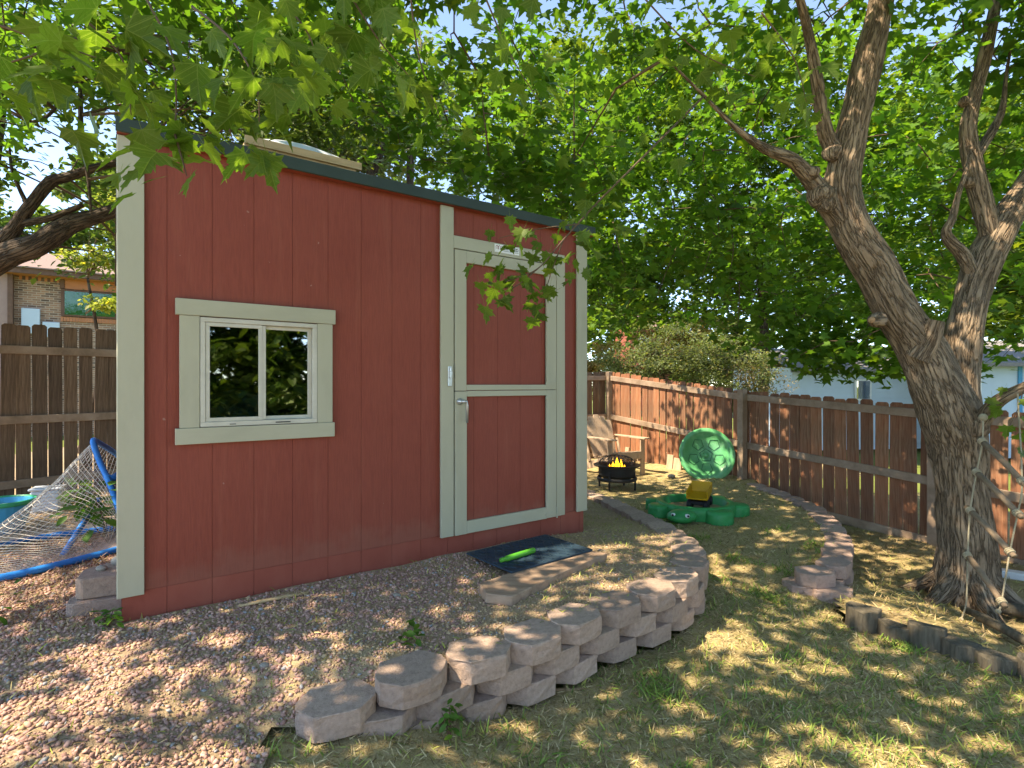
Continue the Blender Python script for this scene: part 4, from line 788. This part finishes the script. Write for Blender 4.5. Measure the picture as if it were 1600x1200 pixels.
# ------------------------------------------------------------------ things near the shed door
pz = gz(.3, 3.3); pl = MB()
a_, b_ = Vector((.0, 2.88)), Vector((.63, 3.62)); t = (b_-a_).normalized(); nrm = Vector((-t.y, t.x))
MBp = MB().prism([tuple(a_), tuple(a_+t*.45+nrm*.02), tuple(b_), tuple(b_+nrm*.20-t*.05), tuple(a_+nrm*.26+t*.02), tuple(a_+nrm*.13-t*.06)], -.02, .035)
tag(MBp.build('wooden_board', M['plank'], None, bevel=.005, rough=.004), 'worn brown board lying on the gravel under the door mat', 'board')
mt = thing('door_mat', 'dark blue rubber mat with raised lattice lying in front of the shed door', 'door mat', (.12, 3.62, .037), math.atan2(.5, .62))
mt.rotation_euler = (R(0), 0, math.atan2(.5, .62)); 
MB().box(-.35, .35, -.235, .235, 0, .012).build('mat_base', M['mat'], mt, bevel=.003)
lat = MB()
for i in range(-9, 10):
    for sg_ in (-1, 1):
        x0 = i*.07; y0, y1 = -.22, .22; xa, xb = x0-sg_*.15, x0+sg_*.15
        def cl_(xa, ya, xb, yb):
            ts = [0, 1]
            for lim_ in (-.33, .33):
                if abs(xb-xa) > 1e-6: ts.append((lim_-xa)/(xb-xa))
            t0 = 0; t1 = 1; d_ = xb-xa
            lo, hi = sorted(((-.33-xa)/d_, (.33-xa)/d_)); return max(t0, lo), min(t1, hi)
        u0, u1 = cl_(xa, y0, xb, y1)
        if u1-u0 > .05: lat.bar((xa+(xb-xa)*u0, y0+(y1-y0)*u0, .0135), (xa+(xb-xa)*u1, y0+(y1-y0)*u1, .0135), .009, .005+.0007*sg_)
lat.build('lattice', M['mat'], mt)
gb = MB(); p0 = Vector((-.07, 3.36, .069)); p1 = Vector((.145, 3.57, .069)); gb.tube([p0, p0.lerp(p1, .12), p0.lerp(p1, .16), p1.lerp(p0, .03), p1], [.013, .013, .018, .018, .014], 14)
tag(gb.build('toy_bat', M['lime'], None, smooth=True), 'bright lime green plastic tube lying on the door mat', 'toy')
# stacked loose blocks at the left corner
def slab(nm, label, c, rz, sx, sy, sz, mat, seed):
    r = random.Random(seed); m = MB().prism([(-sx/2, -sy/2+.02), (-sx/2+.03, -sy/2), (sx/2, -sy/2), (sx/2, sy/2), (-sx/2+.09, sy/2), (-sx/2, sy/2-.08)], 0, sz).mesh(nm, mat, bevel=.006, rough=.003)
    o = put(m, nm, Vector(c), rz); tag(o, label, 'block'); return o
slab('concrete_block', 'pinkish block under another block beside the corner of the shed', (-2.12, 2.86, -.04), R(30), .30, .2, .10, M['block_pink'], 1)
slab('concrete_block', 'brown block stacked on a pinkish block beside the corner of the shed', (-2.11, 2.93, .062), R(26), .31, .26, .105, M['block'], 2)
for k, (x, y, z, r_, l_) in enumerate(((-2.135, 3.0, .185, .042, 'larger grey pebble resting on the stacked blocks'), (-2.17, 2.9, .177, .022, 'small brown pebble resting on the stacked blocks'))):
    b = MB().ball((0, 0, 0), r_, 14, 10, 1.3, .9, .7); o = b.build('pebble', M['pebble'], None, smooth=True); o.location = (x, y, z); tag(o, l_, 'pebble')
st = MB(); q = [P(372, 948, 2.83), P(410, 935, 2.9), P(445, 928, 2.96), P(482, 921, 3.02)]; q = [Vector((v.x, v.y, gz(v.x, v.y)+.018)) for v in q]; st.tube(q, [.008, .016, .017, .008], 7, flat=.6)
tag(st.build('broken_stick', M['raw_wood'], None, smooth=True), 'pale broken stick lying against the foot of the shed wall', 'stick')
st = MB(); q = [P(868, 1075, 2.63), P(890, 1078, 2.63), P(915, 1080, 2.64)]; q = [Vector((v.x, v.y, gz(v.x, v.y)+.008)) for v in q]; st.tube(q, [.005, .007, .004], 6)
tag(st.build('twig', M['cutwood'], None), 'short reddish twig on the lawn under the block wall', 'twig')

# ------------------------------------------------------------------ blue pop-up goal with net
goal = thing('pop_up_goal', 'blue framed pop-up goal with sagging white net beside the shed', 'goal', (-3.2, 3.9, -.02))
G0 = lambda x, y, z=.03: Vector((x, y, gz(x, y)+z))
loop = [G0(-2.72, 4.2), G0(-2.80, 3.88), G0(-2.90, 3.55), G0(-3.03, 3.27), G0(-3.26, 3.06), G0(-3.55, 3.02), G0(-3.80, 3.22), G0(-3.88, 3.6), G0(-3.78, 4.0), G0(-3.55, 4.35), G0(-3.2, 4.6)]
lc = catmull(loop, 8); MB().tube([Vector(p) for p in lc], .029, 10, flat=.8).build('base_tube', M['blue'], goal, world=True, smooth=True)
A_ = P(146, 690, 4.25); arch = [G0(-2.86, 4.05, .03), P(190, 812, 4.1), P(172, 757, 4.16), P(156, 722, 4.22), A_, P(158, 694, 4.4), P(184, 712, 4.7), P(205, 740, 4.85), G0(-3.0, 4.9, .03)]
ac = catmull(arch, 8); MB().tube([Vector(p) for p in ac], .025, 10, flat=.8).build('arch_tube', M['blue'], goal, world=True, smooth=True)
MB().tube([P(164, 745, 4.17), P(176, 748, 4.22), P(192, 736, 4.35)], .026, 8).build('brace_strap', M['blue'], goal, world=True, smooth=True)
MB().tube([P(155, 780, 4.35), P(125, 825, 4.1), P(98, 868, 3.8)], .02, 8).build('brace_strap', M['blue'], goal, world=True, smooth=True)
nU, nV = 46, 40; U = np.linspace(0, 1, nU)
la = np.array([lc[int(round((1-(1-u))*(len(lc)-1)))] for u in U]); li = np.linspace(4, len(lc)-3, nU); ai = np.linspace(6, len(ac)-14, nU)
interp = lambda arr, k: np.stack([np.interp(k, np.arange(len(arr)), arr[:, j]) for j in range(3)], -1)
top_ = interp(np.array(ac), ai); bot_ = interp(np.array(lc), li); net = MB(); Gd = np.zeros((nU, nV, 3))
for j, v in enumerate(np.linspace(0, 1, nV)):
    Gd[:, j] = top_*(1-v)+bot_*v; Gd[:, j, 2] -= .26*math.sin(math.pi*v)**1.0*np.clip(top_[:, 2]-bot_[:, 2], 0, 1)
for i in range(nU):
    for j in range(nV): Gd[i, j] += np.array(noise.noise_vector(Vector(Gd[i, j])*6))*.012
for i in range(nU): net.tube([Vector(p) for p in Gd[i]], .0019, 3)
for j in range(nV): net.tube([Vector(p) for p in Gd[:, j]], .0019, 3)
net.build('net', M['netcord'], goal, world=True)
MB().tube([Vector(p)+Vector((0, 0, .004)) for p in Gd[nU*2//3]], .006, 6).build('net_edge_cord', M['netcord'], goal, world=True)
# tubs and weeds by the left fence
def tub(nm, label, c, r0, r1, h, mat, rim=None, fill=None):
    t = thing(nm, label, 'tub', c); MB().lathe([(.001, 0), (r0, 0), (r1, h), (r1*.94, h), (r0*.92, .03), (.001, .03)], 28).build('tub_body', M[mat], t, smooth=False)
    if rim: MB().lathe([(r1*.95, h-.015), (r1*1.05, h-.02), (r1*1.05, h+.012), (r1*.95, h+.015), (r1*.95, h-.015)], 28).build('rim', M[rim], t, smooth=True)
    if fill: MB().lathe([(r1*.9, h*.82), (.001, h*.85)], 24).build('contents', M[fill], t)
tp = P(2, 822, 4.5); tub('play_tub', 'cyan plastic tub with green rim standing near the left fence', (tp.x, tp.y, gz(tp.x, tp.y)), .13, .22, .26, 'tubblue', 'tubgreen', 'white')
bp = P(75, 792, 5.4); bxs = thing('storage_box', 'cloudy translucent plastic box behind the net by the left fence', 'box', (bp.x, bp.y, gz(bp.x, bp.y)), R(25))
MB().box(-.12, .12, -.09, .09, 0, .22).build('box_body', M['frost'], bxs, bevel=.02); MB().box(-.13, .13, -.1, .1, .221, .245).build('box_lid', M['frost'], bxs, bevel=.008)
def weed(label, c, h, n, sp, size, seed, cc=(.07, .16, .03)):
    r = random.Random(seed); t = thing('weed', label, 'weed', c); mb = MB(); c = Vector(c); pos = []; 
    for i in range(n):
        a = r.random()*6.283; e = c+Vector((math.cos(a)*sp*r.random(), math.sin(a)*sp*r.random(), h*r.uniform(.4, 1))); mb.tube([c, c.lerp(e, .5)+Vector((0, 0, h*.12)), e], [.004, .003, .0015], 5); pos += [e, c.lerp(e, .7)+Vector((0, 0, h*.06))]
    mb.build('stem', M['lime'] if False else M['twig'], t, world=True); pos = np.array([tuple(p) for p in pos]).repeat(3, axis=0)+rng.normal(0, size*.4, (len(pos)*3, 3)); n_ = len(pos)
    o = scatter('leaves', ET, EF, pos, rotm(rng.random(n_)*6.283, rng.uniform(-.8, .3, n_), rng.normal(0, .3, n_)), size*(.7+.6*rng.random(n_)), leafcols(n_, cc, tuple(x*1.5 for x in cc)), M['leaf'], t); o['kind'] = 'stuff'
wds = [('leafy weed growing at the left front corner of the shed', (-1.93, 2.62, 0), .07, 6, .07, .04), ('leafy weed growing through the net of the blue goal', (-3.05, 4.15, -.03), .5, 12, .35, .12), ('tall weed by the foot of the left fence behind the tub', (-4.15, 5.3, -.1), .32, 8, .2, .12),
       ('small green weed between the blocks of the tan wall', (-.24, 2.12, -.16), .15, 6, .05, .035), ('tiny seedling in the middle of the gravel', (-.47, 2.44, 0), .09, 4, .05, .045), ('low green weed at the left edge of the gravel', (-2.55, 2.62, 0), .1, 8, .14, .06), ('low green clump beside the turtle head', (1.62, 5.75, -.3), .05, 12, .2, .05),
       ('little weed against the skirt of the shed below the door', (-.02, 3.72, 0), .05, 6, .07, .03)]
for k, (l_, c_, h_, n_, sp_, sz_) in enumerate(wds): weed(l_, (c_[0], c_[1], gz(c_[0], c_[1])), h_, n_, sp_, sz_, k)

# ------------------------------------------------------------------ back yard things
# chair
cp = P(955, 735, 9.1); ch = thing('adirondack_chair', 'pale wooden slatted armchair in the fence corner behind the fire pit', 'chair', (cp.x, cp.y, gz(cp.x, cp.y)), R(28))
# local: faces -y (to the fire pit)
for i in range(5):
    x = -.23+.115*i; tp_ = 1.06-.03*abs(i-2)**1.8; mb = MB().prism([(-.046, 0), (.046, 0), (.058, tp_-.36), (.04, tp_-.33), (-.04, tp_-.33), (-.058, tp_-.36)], -.01, .01)
    me = mb.mesh('back_slat', M['chairwood'], bevel=.002); o = link('back_slat', me, ch); o.matrix_basis = Matrix.Translation((x*.84, .16, .27)) @ Matrix.Rotation(R((i-2)*2.2), 4, 'Y') @ Matrix.Rotation(R(90-22), 4, 'X')
for i in range(5): MB().bar((-.27, -.36+.105*i, .38-.028*i), (.27, -.36+.105*i, .38-.028*i), .085, .02, (0, .2, 1)).build('seat_slat', M['chairwood'], ch, bevel=.002)
MB().box(-.28, .28, -.425, -.405, .27, .39).build('front_apron', M['chairwood'], ch, bevel=.002)
for sx in (-1, 1):
    MB().prism([(sx*.27, -.50), (sx*.42, -.46), (sx*.41, -.2), (sx*.36, .30), (sx*.30, .30), (sx*.27, -.2)][::sx], .585, .608).build('arm_rest', M['chairwood'], ch, bevel=.003)
    MB().box(sx*.33-.045, sx*.33+.045, -.40, -.378, 0, .584).build('front_leg', M['chairwood'], ch, bevel=.003)
    MB().bar((sx*.30, -.40, .30), (sx*.30, .55, .03), .022, .12).build('rear_leg', M['chairwood'], ch, bevel=.003)
    MB().bar((sx*.335, .28, .585), (sx*.32, .16, .2), .02, .07).build('arm_post', M['chairwood'], ch, bevel=.002)
MB().box(-.33, .33, .29, .312, .50, .58).build('back_brace', M['chairwood'], ch)
# fire pit
fpz = P(964, 764, 7.75); fz = gz(fpz.x, fpz.y); fp = thing('fire_pit', 'round black fire pit with mesh dome and small flames in front of the chair', 'fire pit', (fpz.x, fpz.y, fz))
MB().lathe([(.001, .14), (.20, .15), (.255, .20), (.26, .31), (.325, .325), (.33, .34), (.25, .345), (.24, .22), (.001, .19)], 40).build('bowl', M['iron'], fp, smooth=False)
MB().lathe([(.268, .12), (.28, .13), (.28, .16), (.268, .17)], 40).build('lower_ring', M['iron'], fp, smooth=True)
for k in range(4):
    a = R(45+90*k+12); c, s = math.cos(a), math.sin(a); MB().tube([(c*.25, s*.25, .26), (c*.27, s*.27, .14), (c*.265, s*.265, .0)], .014, 8).build('leg', M['iron'], fp); 
dm = MB()
for k in range(10):
    a = math.pi*k/10; dm.tube([(math.cos(a)*.255*math.cos(b), math.sin(a)*.255*math.cos(b), .345+.13*math.sin(b)) for b in np.linspace(0, math.pi, 18)], .0035 if k % 5 else .006, 5)
for zq in (.1, .35, .6, .8): dm.tube([(.255*math.cos(math.asin(zq))*math.cos(b), .255*math.cos(math.asin(zq))*math.sin(b), .345+.13*zq) for b in np.linspace(0, 6.283, 32)[:-1]], .003, 5, closed=True)
dm.build('spark_screen', M['iron'], fp)
for k in range(5):
    a = k*1.25; MB().tube([(math.cos(a)*.17, math.sin(a)*.17, .235+.012*k), (-math.cos(a)*.12, -math.sin(a)*.12, .255+.012*k)], .025, 8).build('log', M['bark_dark'], fp)
flm = MB()
for x, y, h, r_ in ((0, 0, .18, .035), (.06, .02, .15, .03), (-.06, -.02, .12, .03), (-.1, .03, .08, .025), (.1, -.03, .08, .025), (.02, -.06, .10, .025)):
    flm.lathe([(.001, 0), (r_, h*.2), (r_*.9, h*.4), (r_*.45, h*.75), (.001, h)], 8, (x, y, .26))
flm.build('flame', M['flame'], fp, smooth=True)
# turtle sandbox
tp = P(1086, 795, 6.25); tz = gz(tp.x, tp.y); tur = thing('turtle_sandbox', 'green plastic turtle shaped sandbox on the lawn', 'sandbox', (tp.x, tp.y, tz), R(0)); tur.scale = (1.04, 1, .84)
MB().lathe([(.40, 0), (.425, .10), (.41, .165), (.395, .175), (.355, .175), (.335, .165), (.33, .03), (.001, .03)], 48).build('basin', M['turtle'], tur, smooth=True)
MB().lathe([(.335, .075), (.2, .09), (.001, .085)], 32).build('sand', M['sand'], tur, smooth=True)
for ang, r_ in ((195, .12), (-15, .12), (155, .10), (40, .11), (-75, .14)):
    a = R(ang); k = 14; poly = []
    for j in range(k): t_ = 2*math.pi*j/k; poly.append((math.cos(a)*.44+math.cos(t_)*r_*1.0, math.sin(a)*.44+math.sin(t_)*r_))
    mb = MB(); 
    rings = [(1.0, 0), (1.0, .11), (.93, .150), (.8, .158)]
    vs_ = []; cx, cy = math.cos(a)*.43, math.sin(a)*.43
    for f_, z_ in rings: vs_ += [(cx+(x-cx)*f_, cy+(y-cy)*f_, z_) for x, y in poly]
    fs_ = [(i*k+j, i*k+(j+1) % k, (i+1)*k+(j+1) % k, (i+1)*k+j) for i in range(3) for j in range(k)]+[tuple(3*k+j for j in range(k))]
    mb.add(vs_, fs_).build('flipper' if ang != -75 else 'seat_ledge', M['turtle'], tur, smooth=True)
hd = MB().ball((0, 0, 0), .14, 20, 14, 1.15, .95, .62); ha = R(238); hc = Vector((math.cos(ha)*.52, math.sin(ha)*.52, .088)); head = hd.build('head', M['turtle'], tur, smooth=True)
head.data.transform(Matrix.Translation(hc) @ Matrix.Rotation(R(20), 4, 'Z'))
for dx, dy in ((.02, -.115), (-.105, -.07), ):
    e = hc+Vector((dx, dy, .035)); ey = MB().ball(e, .026, 12, 8).build('eye', M['white'], head, smooth=True); MB().ball(e+Vector((dx*.12, dy*.14-.008, .004)), .013, 10, 6).build('pupil', M['tyre'], head, smooth=True)
# turtle lid leaning on the fence
lp = P(1105, 752, 8.35); lid = thing('sandbox_lid', 'round green shell lid of the sandbox leaning against the right fence post', 'lid', (lp.x, lp.y, gz(lp.x, lp.y)-.03))
LMx = Matrix.Translation((0, 0, .375)) @ Matrix.Rotation(R(-8), 4, 'Z') @ Matrix.Rotation(R(90-14), 4, 'X')
ls = .415; prof = [(.001, -.085), (.10, -.083), (.2, -.072), (.28, -.052), (.335, -.02), (.35, .0), (.37, .006), (.40, .0), (.415, -.012), (.41, -.025), (.36, -.03), (.30, -.075), (.001, -.1)]
lm = MB().lathe(prof, 56); lm.v = [tuple(LMx @ Vector(v)) for v in lm.v]; lm.build('shell', M['turtle_lid'], lid, smooth=True)
kn = MB().ball((0, 0, -.08), .045, 16, 10, 1, 1, .6); kn.v = [tuple(LMx @ Vector(v)) for v in kn.v]; kn.build('boss', M['turtle_lid'], lid, smooth=True)
zd = lambda r: float(np.interp(r, [.001, .10, .2, .28, .335], [-.085, -.083, -.072, -.052, -.02]))+.004
def hexline(cx, cy, r_, n_=6, ph=0):
    pts = []
    for i in range(n_):
        for t_ in (0, .5):
            a1, a2 = ph+2*math.pi*i/n_, ph+2*math.pi*(i+1)/n_; x_ = cx+r_*((1-t_)*math.cos(a1)+t_*math.cos(a2)); y_ = cy+r_*((1-t_)*math.sin(a1)+t_*math.sin(a2)); pts.append(Vector((x_, y_, zd(math.hypot(x_, y_)))))
    return [LMx @ p for p in pts]
for i in range(5):
    a = R(90+72*i+36); MB().tube(hexline(math.cos(a)*.20, math.sin(a)*.20, .088, 5, a), .0045, 5, closed=True).build('shell_plate', M['ridge'], lid)
MB().tube(hexline(0, 0, .10, 5, R(18)), .0045, 5, closed=True).build('shell_plate', M['ridge'], lid)
# toy truck
tk = thing('toy_dump_truck', 'yellow toy dump truck with raised bed standing in the turtle sandbox', 'toy truck', (tp.x+.045, tp.y-.02, tz+.075), R(62)); tk.scale = (1.15, 1.15, 1.15)
MB().box(-.15, .15, -.055, .055, .05, .085).build('chassis', M['tyre'], tk, bevel=.005)
bed = MB(); bed.bar((-.17, 0, .11), (.10, 0, .135), .19, .012); bed.bar((-.16, .095, .145), (.10, .095, .18), .012, .08); bed.bar((-.16, -.095, .145), (.10, -.095, .18), .012, .08); bed.bar((.10, 0, .13), (.14, 0, .235), .2, .012, (1, 0, 0)); 
bed.build('dump_bed', M['yellow'], tk, bevel=.003)
MB().box(.105, .2, -.06, .06, .086, .17).build('cab', M['yellow'], tk, bevel=.01)
for x in (-.12, -.03, .15):
    for y in (-.075, .075):
        wv = MB().lathe([(.001, -.022), (.038, -.022), (.048, -.012), (.048, .012), (.038, .022), (.001, .022)], 18); wv.v = [(x+a, y+c, .048+b) for a, b, c in wv.v]; wv.build('wheel', M['tyre'], tk)
# pale pavers at the fence foot
for k, (px, py, D) in enumerate(((1192, 757, 7.75), (1590, 882, 5.0))):
    p = P(px, py, D); m = MB().prism([(-.16, -.06), (.14, -.07), (.17, .05), (-.13, .06)], 0, .07).mesh('paver', M['white'] if k else M['block_pink'], bevel=.01, rough=.005)
    o = put(m, 'paver', Vector((p.x, p.y, gz(p.x, p.y)-.01)), R(-35)); tag(o, ('flat pinkish stone at the foot of the fence post by the shell lid', 'pale flat stone at the fence foot right of the maple trunk')[k], 'stone')
for k, (px, py, D, r_, l_) in enumerate(((1462, 874, 5.2, .035, 'round pale stone left of the maple trunk'), (1049, 740, 8.6, .05, 'pale stone on the sunlit ground left of the shell lid'), (413, 1028, 2.3, .016, 'dark grey stone lying on the gravel'), (620, 930, 3.0, .02, 'light chip of stone near the shed wall'))):
    p = P(px, py, D); b = MB().ball((0, 0, 0), r_, 12, 8, 1.25, .95, .7); o = b.build('stone', M['pebble'], None, smooth=True); o.location = (p.x, p.y, gz(p.x, p.y)+r_*.4); tag(o, l_, 'stone')
for k, (px, py, D, l_) in enumerate(((978, 700, 10.2, 'cut wood offcut against the fence near the chair'), (1046, 728, 9.3, 'narrow board end leaning at the fence foot'), (1058, 730, 9.15, 'wider board end leaning at the fence foot'))):
    p = P(px, py, D); z_ = gz(p.x, p.y); o = put(MB().box(-.05-.02*k, .05+.02*k, -.015, .015, 0, .30-.05*k).mesh('board_offcut', M['chairwood'], bevel=.003), 'board_offcut', Vector((p.x, p.y, z_)), R(-62), None, (R(-8), 0)); tag(o, l_, 'board')

# ------------------------------------------------------------------ rope ladder
rl = thing('rope_ladder', 'rope ladder with wooden rungs hanging from the maple beside its trunk', 'rope ladder', P(1540, 980, 3.8))
Lp = [P(1536, 652, 4.02), P(1535, 690, 3.98), P(1526, 738, 3.96), P(1516, 798, 3.93), P(1512, 868, 3.9), P(1510, 938, 3.88), P(1502, 968, 3.86)]
Rp = [P(1590, 615, 3.92), P(1597, 752, 3.62), P(1590, 802, 3.6), P(1578, 862, 3.6), P(1565, 940, 3.58), P(1560, 955, 3.58)]
MB().tube([Vector(v) for v in catmull(Lp, 5)], .0055, 7).build('rope', M['rope'], rl, world=True, smooth=True); MB().tube([Vector(v) for v in catmull(Rp, 5)], .0055, 7).build('rope', M['rope'], rl, world=True, smooth=True)
for i in range(4):
    a, b = Lp[i+1], Rp[i+1]; d = (b-a).normalized()*.04; pts = [a-d, a.lerp(b, .5)+Vector((0, 0, .006)), b+d]
    MB().tube(pts, [.019, .02, .018], 9).build('rung', M['rung'], rl, world=True, smooth=True)
    for p in (a, b):
        kn = MB(); 
        for q in (-.012, 0, .012): 
            cc = p+d.normalized()*q; x_ = d.normalized().cross(Vector((0, 0, 1))).normalized(); y_ = x_.cross(d.normalized()); kn.tube([cc+(x_*math.cos(t_)+y_*math.sin(t_))*.022 for t_ in np.linspace(0, 6.283, 11)[:-1]], .006, 6, closed=True)
        kn.build('knot', M['rope'], rl, world=True, smooth=True)
for p_, r_ in ((Lp[-1], .016), (Rp[-1], .016), (Lp[0], .028)): MB().ball(p_, r_, 10, 8).build('knot', M['rope'], rl, world=True, smooth=True)
for k, (a, b, r_, l_) in enumerate(((P(1505, 962, 4.0), P(1640, 1040, 3.2), .028, 'long weathered pole lying on the bed below the rope ladder'), (P(1530, 985, 3.75), P(1660, 1050, 3.1), .03, 'shorter weathered pole lying beside another under the rope ladder'), (P(1555, 935, 4.1), P(1680, 975, 3.9), .05, 'thick grey log lying behind the maple roots'))):
    mb = MB(); a = Vector((a.x, a.y, gz(a.x, a.y)+r_+.03)); b = Vector((b.x, b.y, gz(b.x, b.y)+r_+.02)); mb.tube([a, a.lerp(b, .3)+Vector((0, 0, .012)), a.lerp(b, .7), b], [r_*.8, r_, r_, r_*.85], 10)
    tag(mb.build('wooden_pole', M['timber'], None, smooth=True, rough=.006), l_, 'pole')

# ------------------------------------------------------------------ gravel, grass, litter
ico = MB(); t_ = (1+5**.5)/2
IV = np.array([(-1, t_, 0), (1, t_, 0), (-1, -t_, 0), (1, -t_, 0), (0, -1, t_), (0, 1, t_), (0, -1, -t_), (0, 1, -t_), (t_, 0, -1), (t_, 0, 1), (-t_, 0, -1), (-t_, 0, 1)])/1.9
IF = np.array([(0,11,5),(0,5,1),(0,1,7),(0,7,10),(0,10,11),(1,5,9),(5,11,4),(11,10,2),(10,7,6),(7,1,8),(3,9,4),(3,4,2),(3,2,6),(3,6,8),(3,8,9),(4,9,5),(2,4,11),(6,2,10),(8,6,7),(9,8,1)])
def pts_in(n, x0, x1, y0, y1, ok, pref=None):
    x = rng.uniform(x0, x1, n); y = rng.uniform(y0, y1, n); m = ok(x, y)
    if pref is not None: m &= rng.random(n) < pref(x, y)
    return x[m], y[m]
not_shed = lambda x, y: ~((((x-P0.x)*.808+(y-P0.y)*.589) > -.01) & (((x-P0.x)*.808+(y-P0.y)*.589) < W_+.01) & (((x-P0.x)*-.589+(y-P0.y)*.808) > -.01) & (((x-P0.x)*-.589+(y-P0.y)*.808) < DEP))
inA = lambda x, y: inpoly(x, y, A_poly) & not_shed(x, y) & (np.abs(x) < y*.99+.3)
x, y = pts_in(105000, -3.6, 1.3, 1.3, 4.6, inA, lambda x, y: np.clip(1.15-.25*(y-1.6), .25, 1)*np.where(x-.75*y > -1.75, .55, 1)); n = len(x)
pink = smooth(-.1, -.9, x+.35*(2.3-y)+wob(x, y, 2, .25)); big = rng.random(n)**2.5
s = (.0042+.0085*big)*(.8+.35*pink); pos = np.stack([x, y, zA(x, y)+wob(x, y, 2.2, .008)+s*.25], -1)
t = rng.random((n, 1)); cA = np.array((.64, .46, .27))*(1-t)+np.array((.35, .24, .135))*t; cB = np.array((.62, .385, .30))*(1-t)+np.array((.37, .205, .165))*t
mk = (rng.random(n) < .12+.68*pink)[:, None]; cg = np.where(mk, cB, cA)*(.75+.45*rng.random((n, 1))); gw_ = rng.random(n) < .05; cg[gw_] = (.38, .37, .36)
OV = np.array([(1, .1, 0), (-1, -.15, .1), (.1, 1, -.1), (0, -1, .1), (.35, .2, .8), (-.3, -.2, .85), (0, 0, -1)])
OF = np.array([(0, 2, 4), (2, 5, 4), (2, 1, 5), (1, 3, 5), (3, 4, 5), (3, 0, 4), (0, 6, 2), (2, 6, 1), (1, 6, 3), (3, 6, 0)])
o = scatter('gravel', OV, OF, pos, rotm(rng.random(n)*6.28, rng.normal(0, .5, n), rng.normal(0, .5, n)), s[:, None]*np.array([1.15, .9, .65])*(.75+.5*rng.random((n, 3))), cg, M['stone_bits'])
tag(o, 'pink and tan gravel spread in front of the shed', 'gravel', kind='stuff')
BT = np.array([(-.06, 0, 0), (.06, 0, 0), (.045, .55, .22), (0, 1, .30), (-.045, .55, .22)]); BF = np.array([(0, 1, 2), (0, 2, 4), (4, 2, 3)])
def blades(name, label, cat, x, y, size, pal, pitch, lift=.002):
    n = len(x); pos = np.stack([x, y, zg(x, y)+wob(x, y, 2.2, .008)+lift], -1); pal = np.array(pal); c = pal[rng.integers(len(pal), size=n)]*(.7+.6*rng.random((n, 1)))
    o = scatter(name, BT, BF, pos, rotm(rng.random(n)*6.28, rng.uniform(*pitch, n), rng.normal(0, .5, n)), size*(.5+.9*rng.random(n)), c, M['blades']); tag(o, label, cat, kind='stuff'); return o
inB = lambda x, y: ~inpoly(x, y, A_poly) & ~inpoly(x, y, C_poly) & (np.abs(x-.6) < y*.95+.6) & (np.hypot(x-2.09, y-6.25) > .5)
gpatch = lambda x, y: np.clip(.28+.9*wob(x, y, 1.7, .5)+.3*smooth(4, 2.4, y), .05, 1)
x, y = pts_in(64000, -.9, 3.4, 1.7, 8.6, inB, lambda x, y: gpatch(x, y)*np.clip(1.5-.22*y, .15, 1)); blades('grass', 'thin patchy green grass on the lawn between the walls', 'grass', x, y, .045, [(.18, .27, .05), (.25, .31, .065), (.13, .20, .045), (.33, .32, .08)], (-.1, .9))
x, y = pts_in(120000, -.9, 3.4, 1.7, 8.6, inB, lambda x, y: np.clip(1.4-.16*y, .2, 1)); blades('dry_thatch', 'dry straw coloured thatch scattered over the lawn', 'thatch', x, y, .032, [(.58, .45, .23), (.46, .34, .165), (.32, .22, .11), (.18, .125, .06), (.64, .51, .28), (.38, .37, .09)], (-.15, .4))
inC = lambda x, y: inpoly(x, y, C_poly) & (x < 5)
x, y = pts_in(16000, 2.1, 5, 2.4, 8, inC); blades('leaf_litter', 'dry brown leaf litter under the maple', 'litter', x, y, .05, [(.55, .41, .21), (.42, .30, .15), (.30, .21, .105), (.36, .34, .10)], (-.2, .4))
x, y = pts_in(22000, -3, 1.3, 1.5, 7.4, inA, lambda x, y: np.clip(.25+.5*smooth(-.6, .6, x-.3*(y-2.6))+.6*wob(x, y, 2.4, .5), .03, 1)); blades('fallen_seeds', 'yellow green fallen seeds and grass tufts over the gravel', 'litter', x, y, .03, [(.40, .40, .07), (.26, .32, .06), (.50, .38, .16), (.44, .32, .17)], (-.1, .6), .012)
x, y = pts_in(26000, -.2, 2.0, 3.2, 8, inA, lambda x, y: smooth(-.5, .4, x)); blades('straw', 'straw coloured debris on the ground around the door mat', 'litter', x, y, .022, [(.62, .48, .26), (.50, .38, .20), (.36, .27, .135), (.36, .34, .10)], (-.15, .3), .008)
x, y = pts_in(14000, -5, -1.9, 2.6, 6.6, inA); blades('mulch', 'brown leaf mulch around the goal and left fence', 'litter', x, y, .04, [(.27, .17, .10), (.18, .11, .065), (.36, .22, .13), (.44, .29, .16)], (-.15, .4), .012)
x, y = pts_in(60000, .6, 3.2, 1.9, 5.5, inB, lambda x, y: np.clip((wob(x+3, y-1, 2.6, .7)-.45)*1.2, 0, .5)); blades('grass_tufts', 'longer green grass tufts on the near lawn', 'grass', x, y, .05, [(.19, .30, .045), (.26, .35, .06), (.15, .24, .045)], (.0, .7))
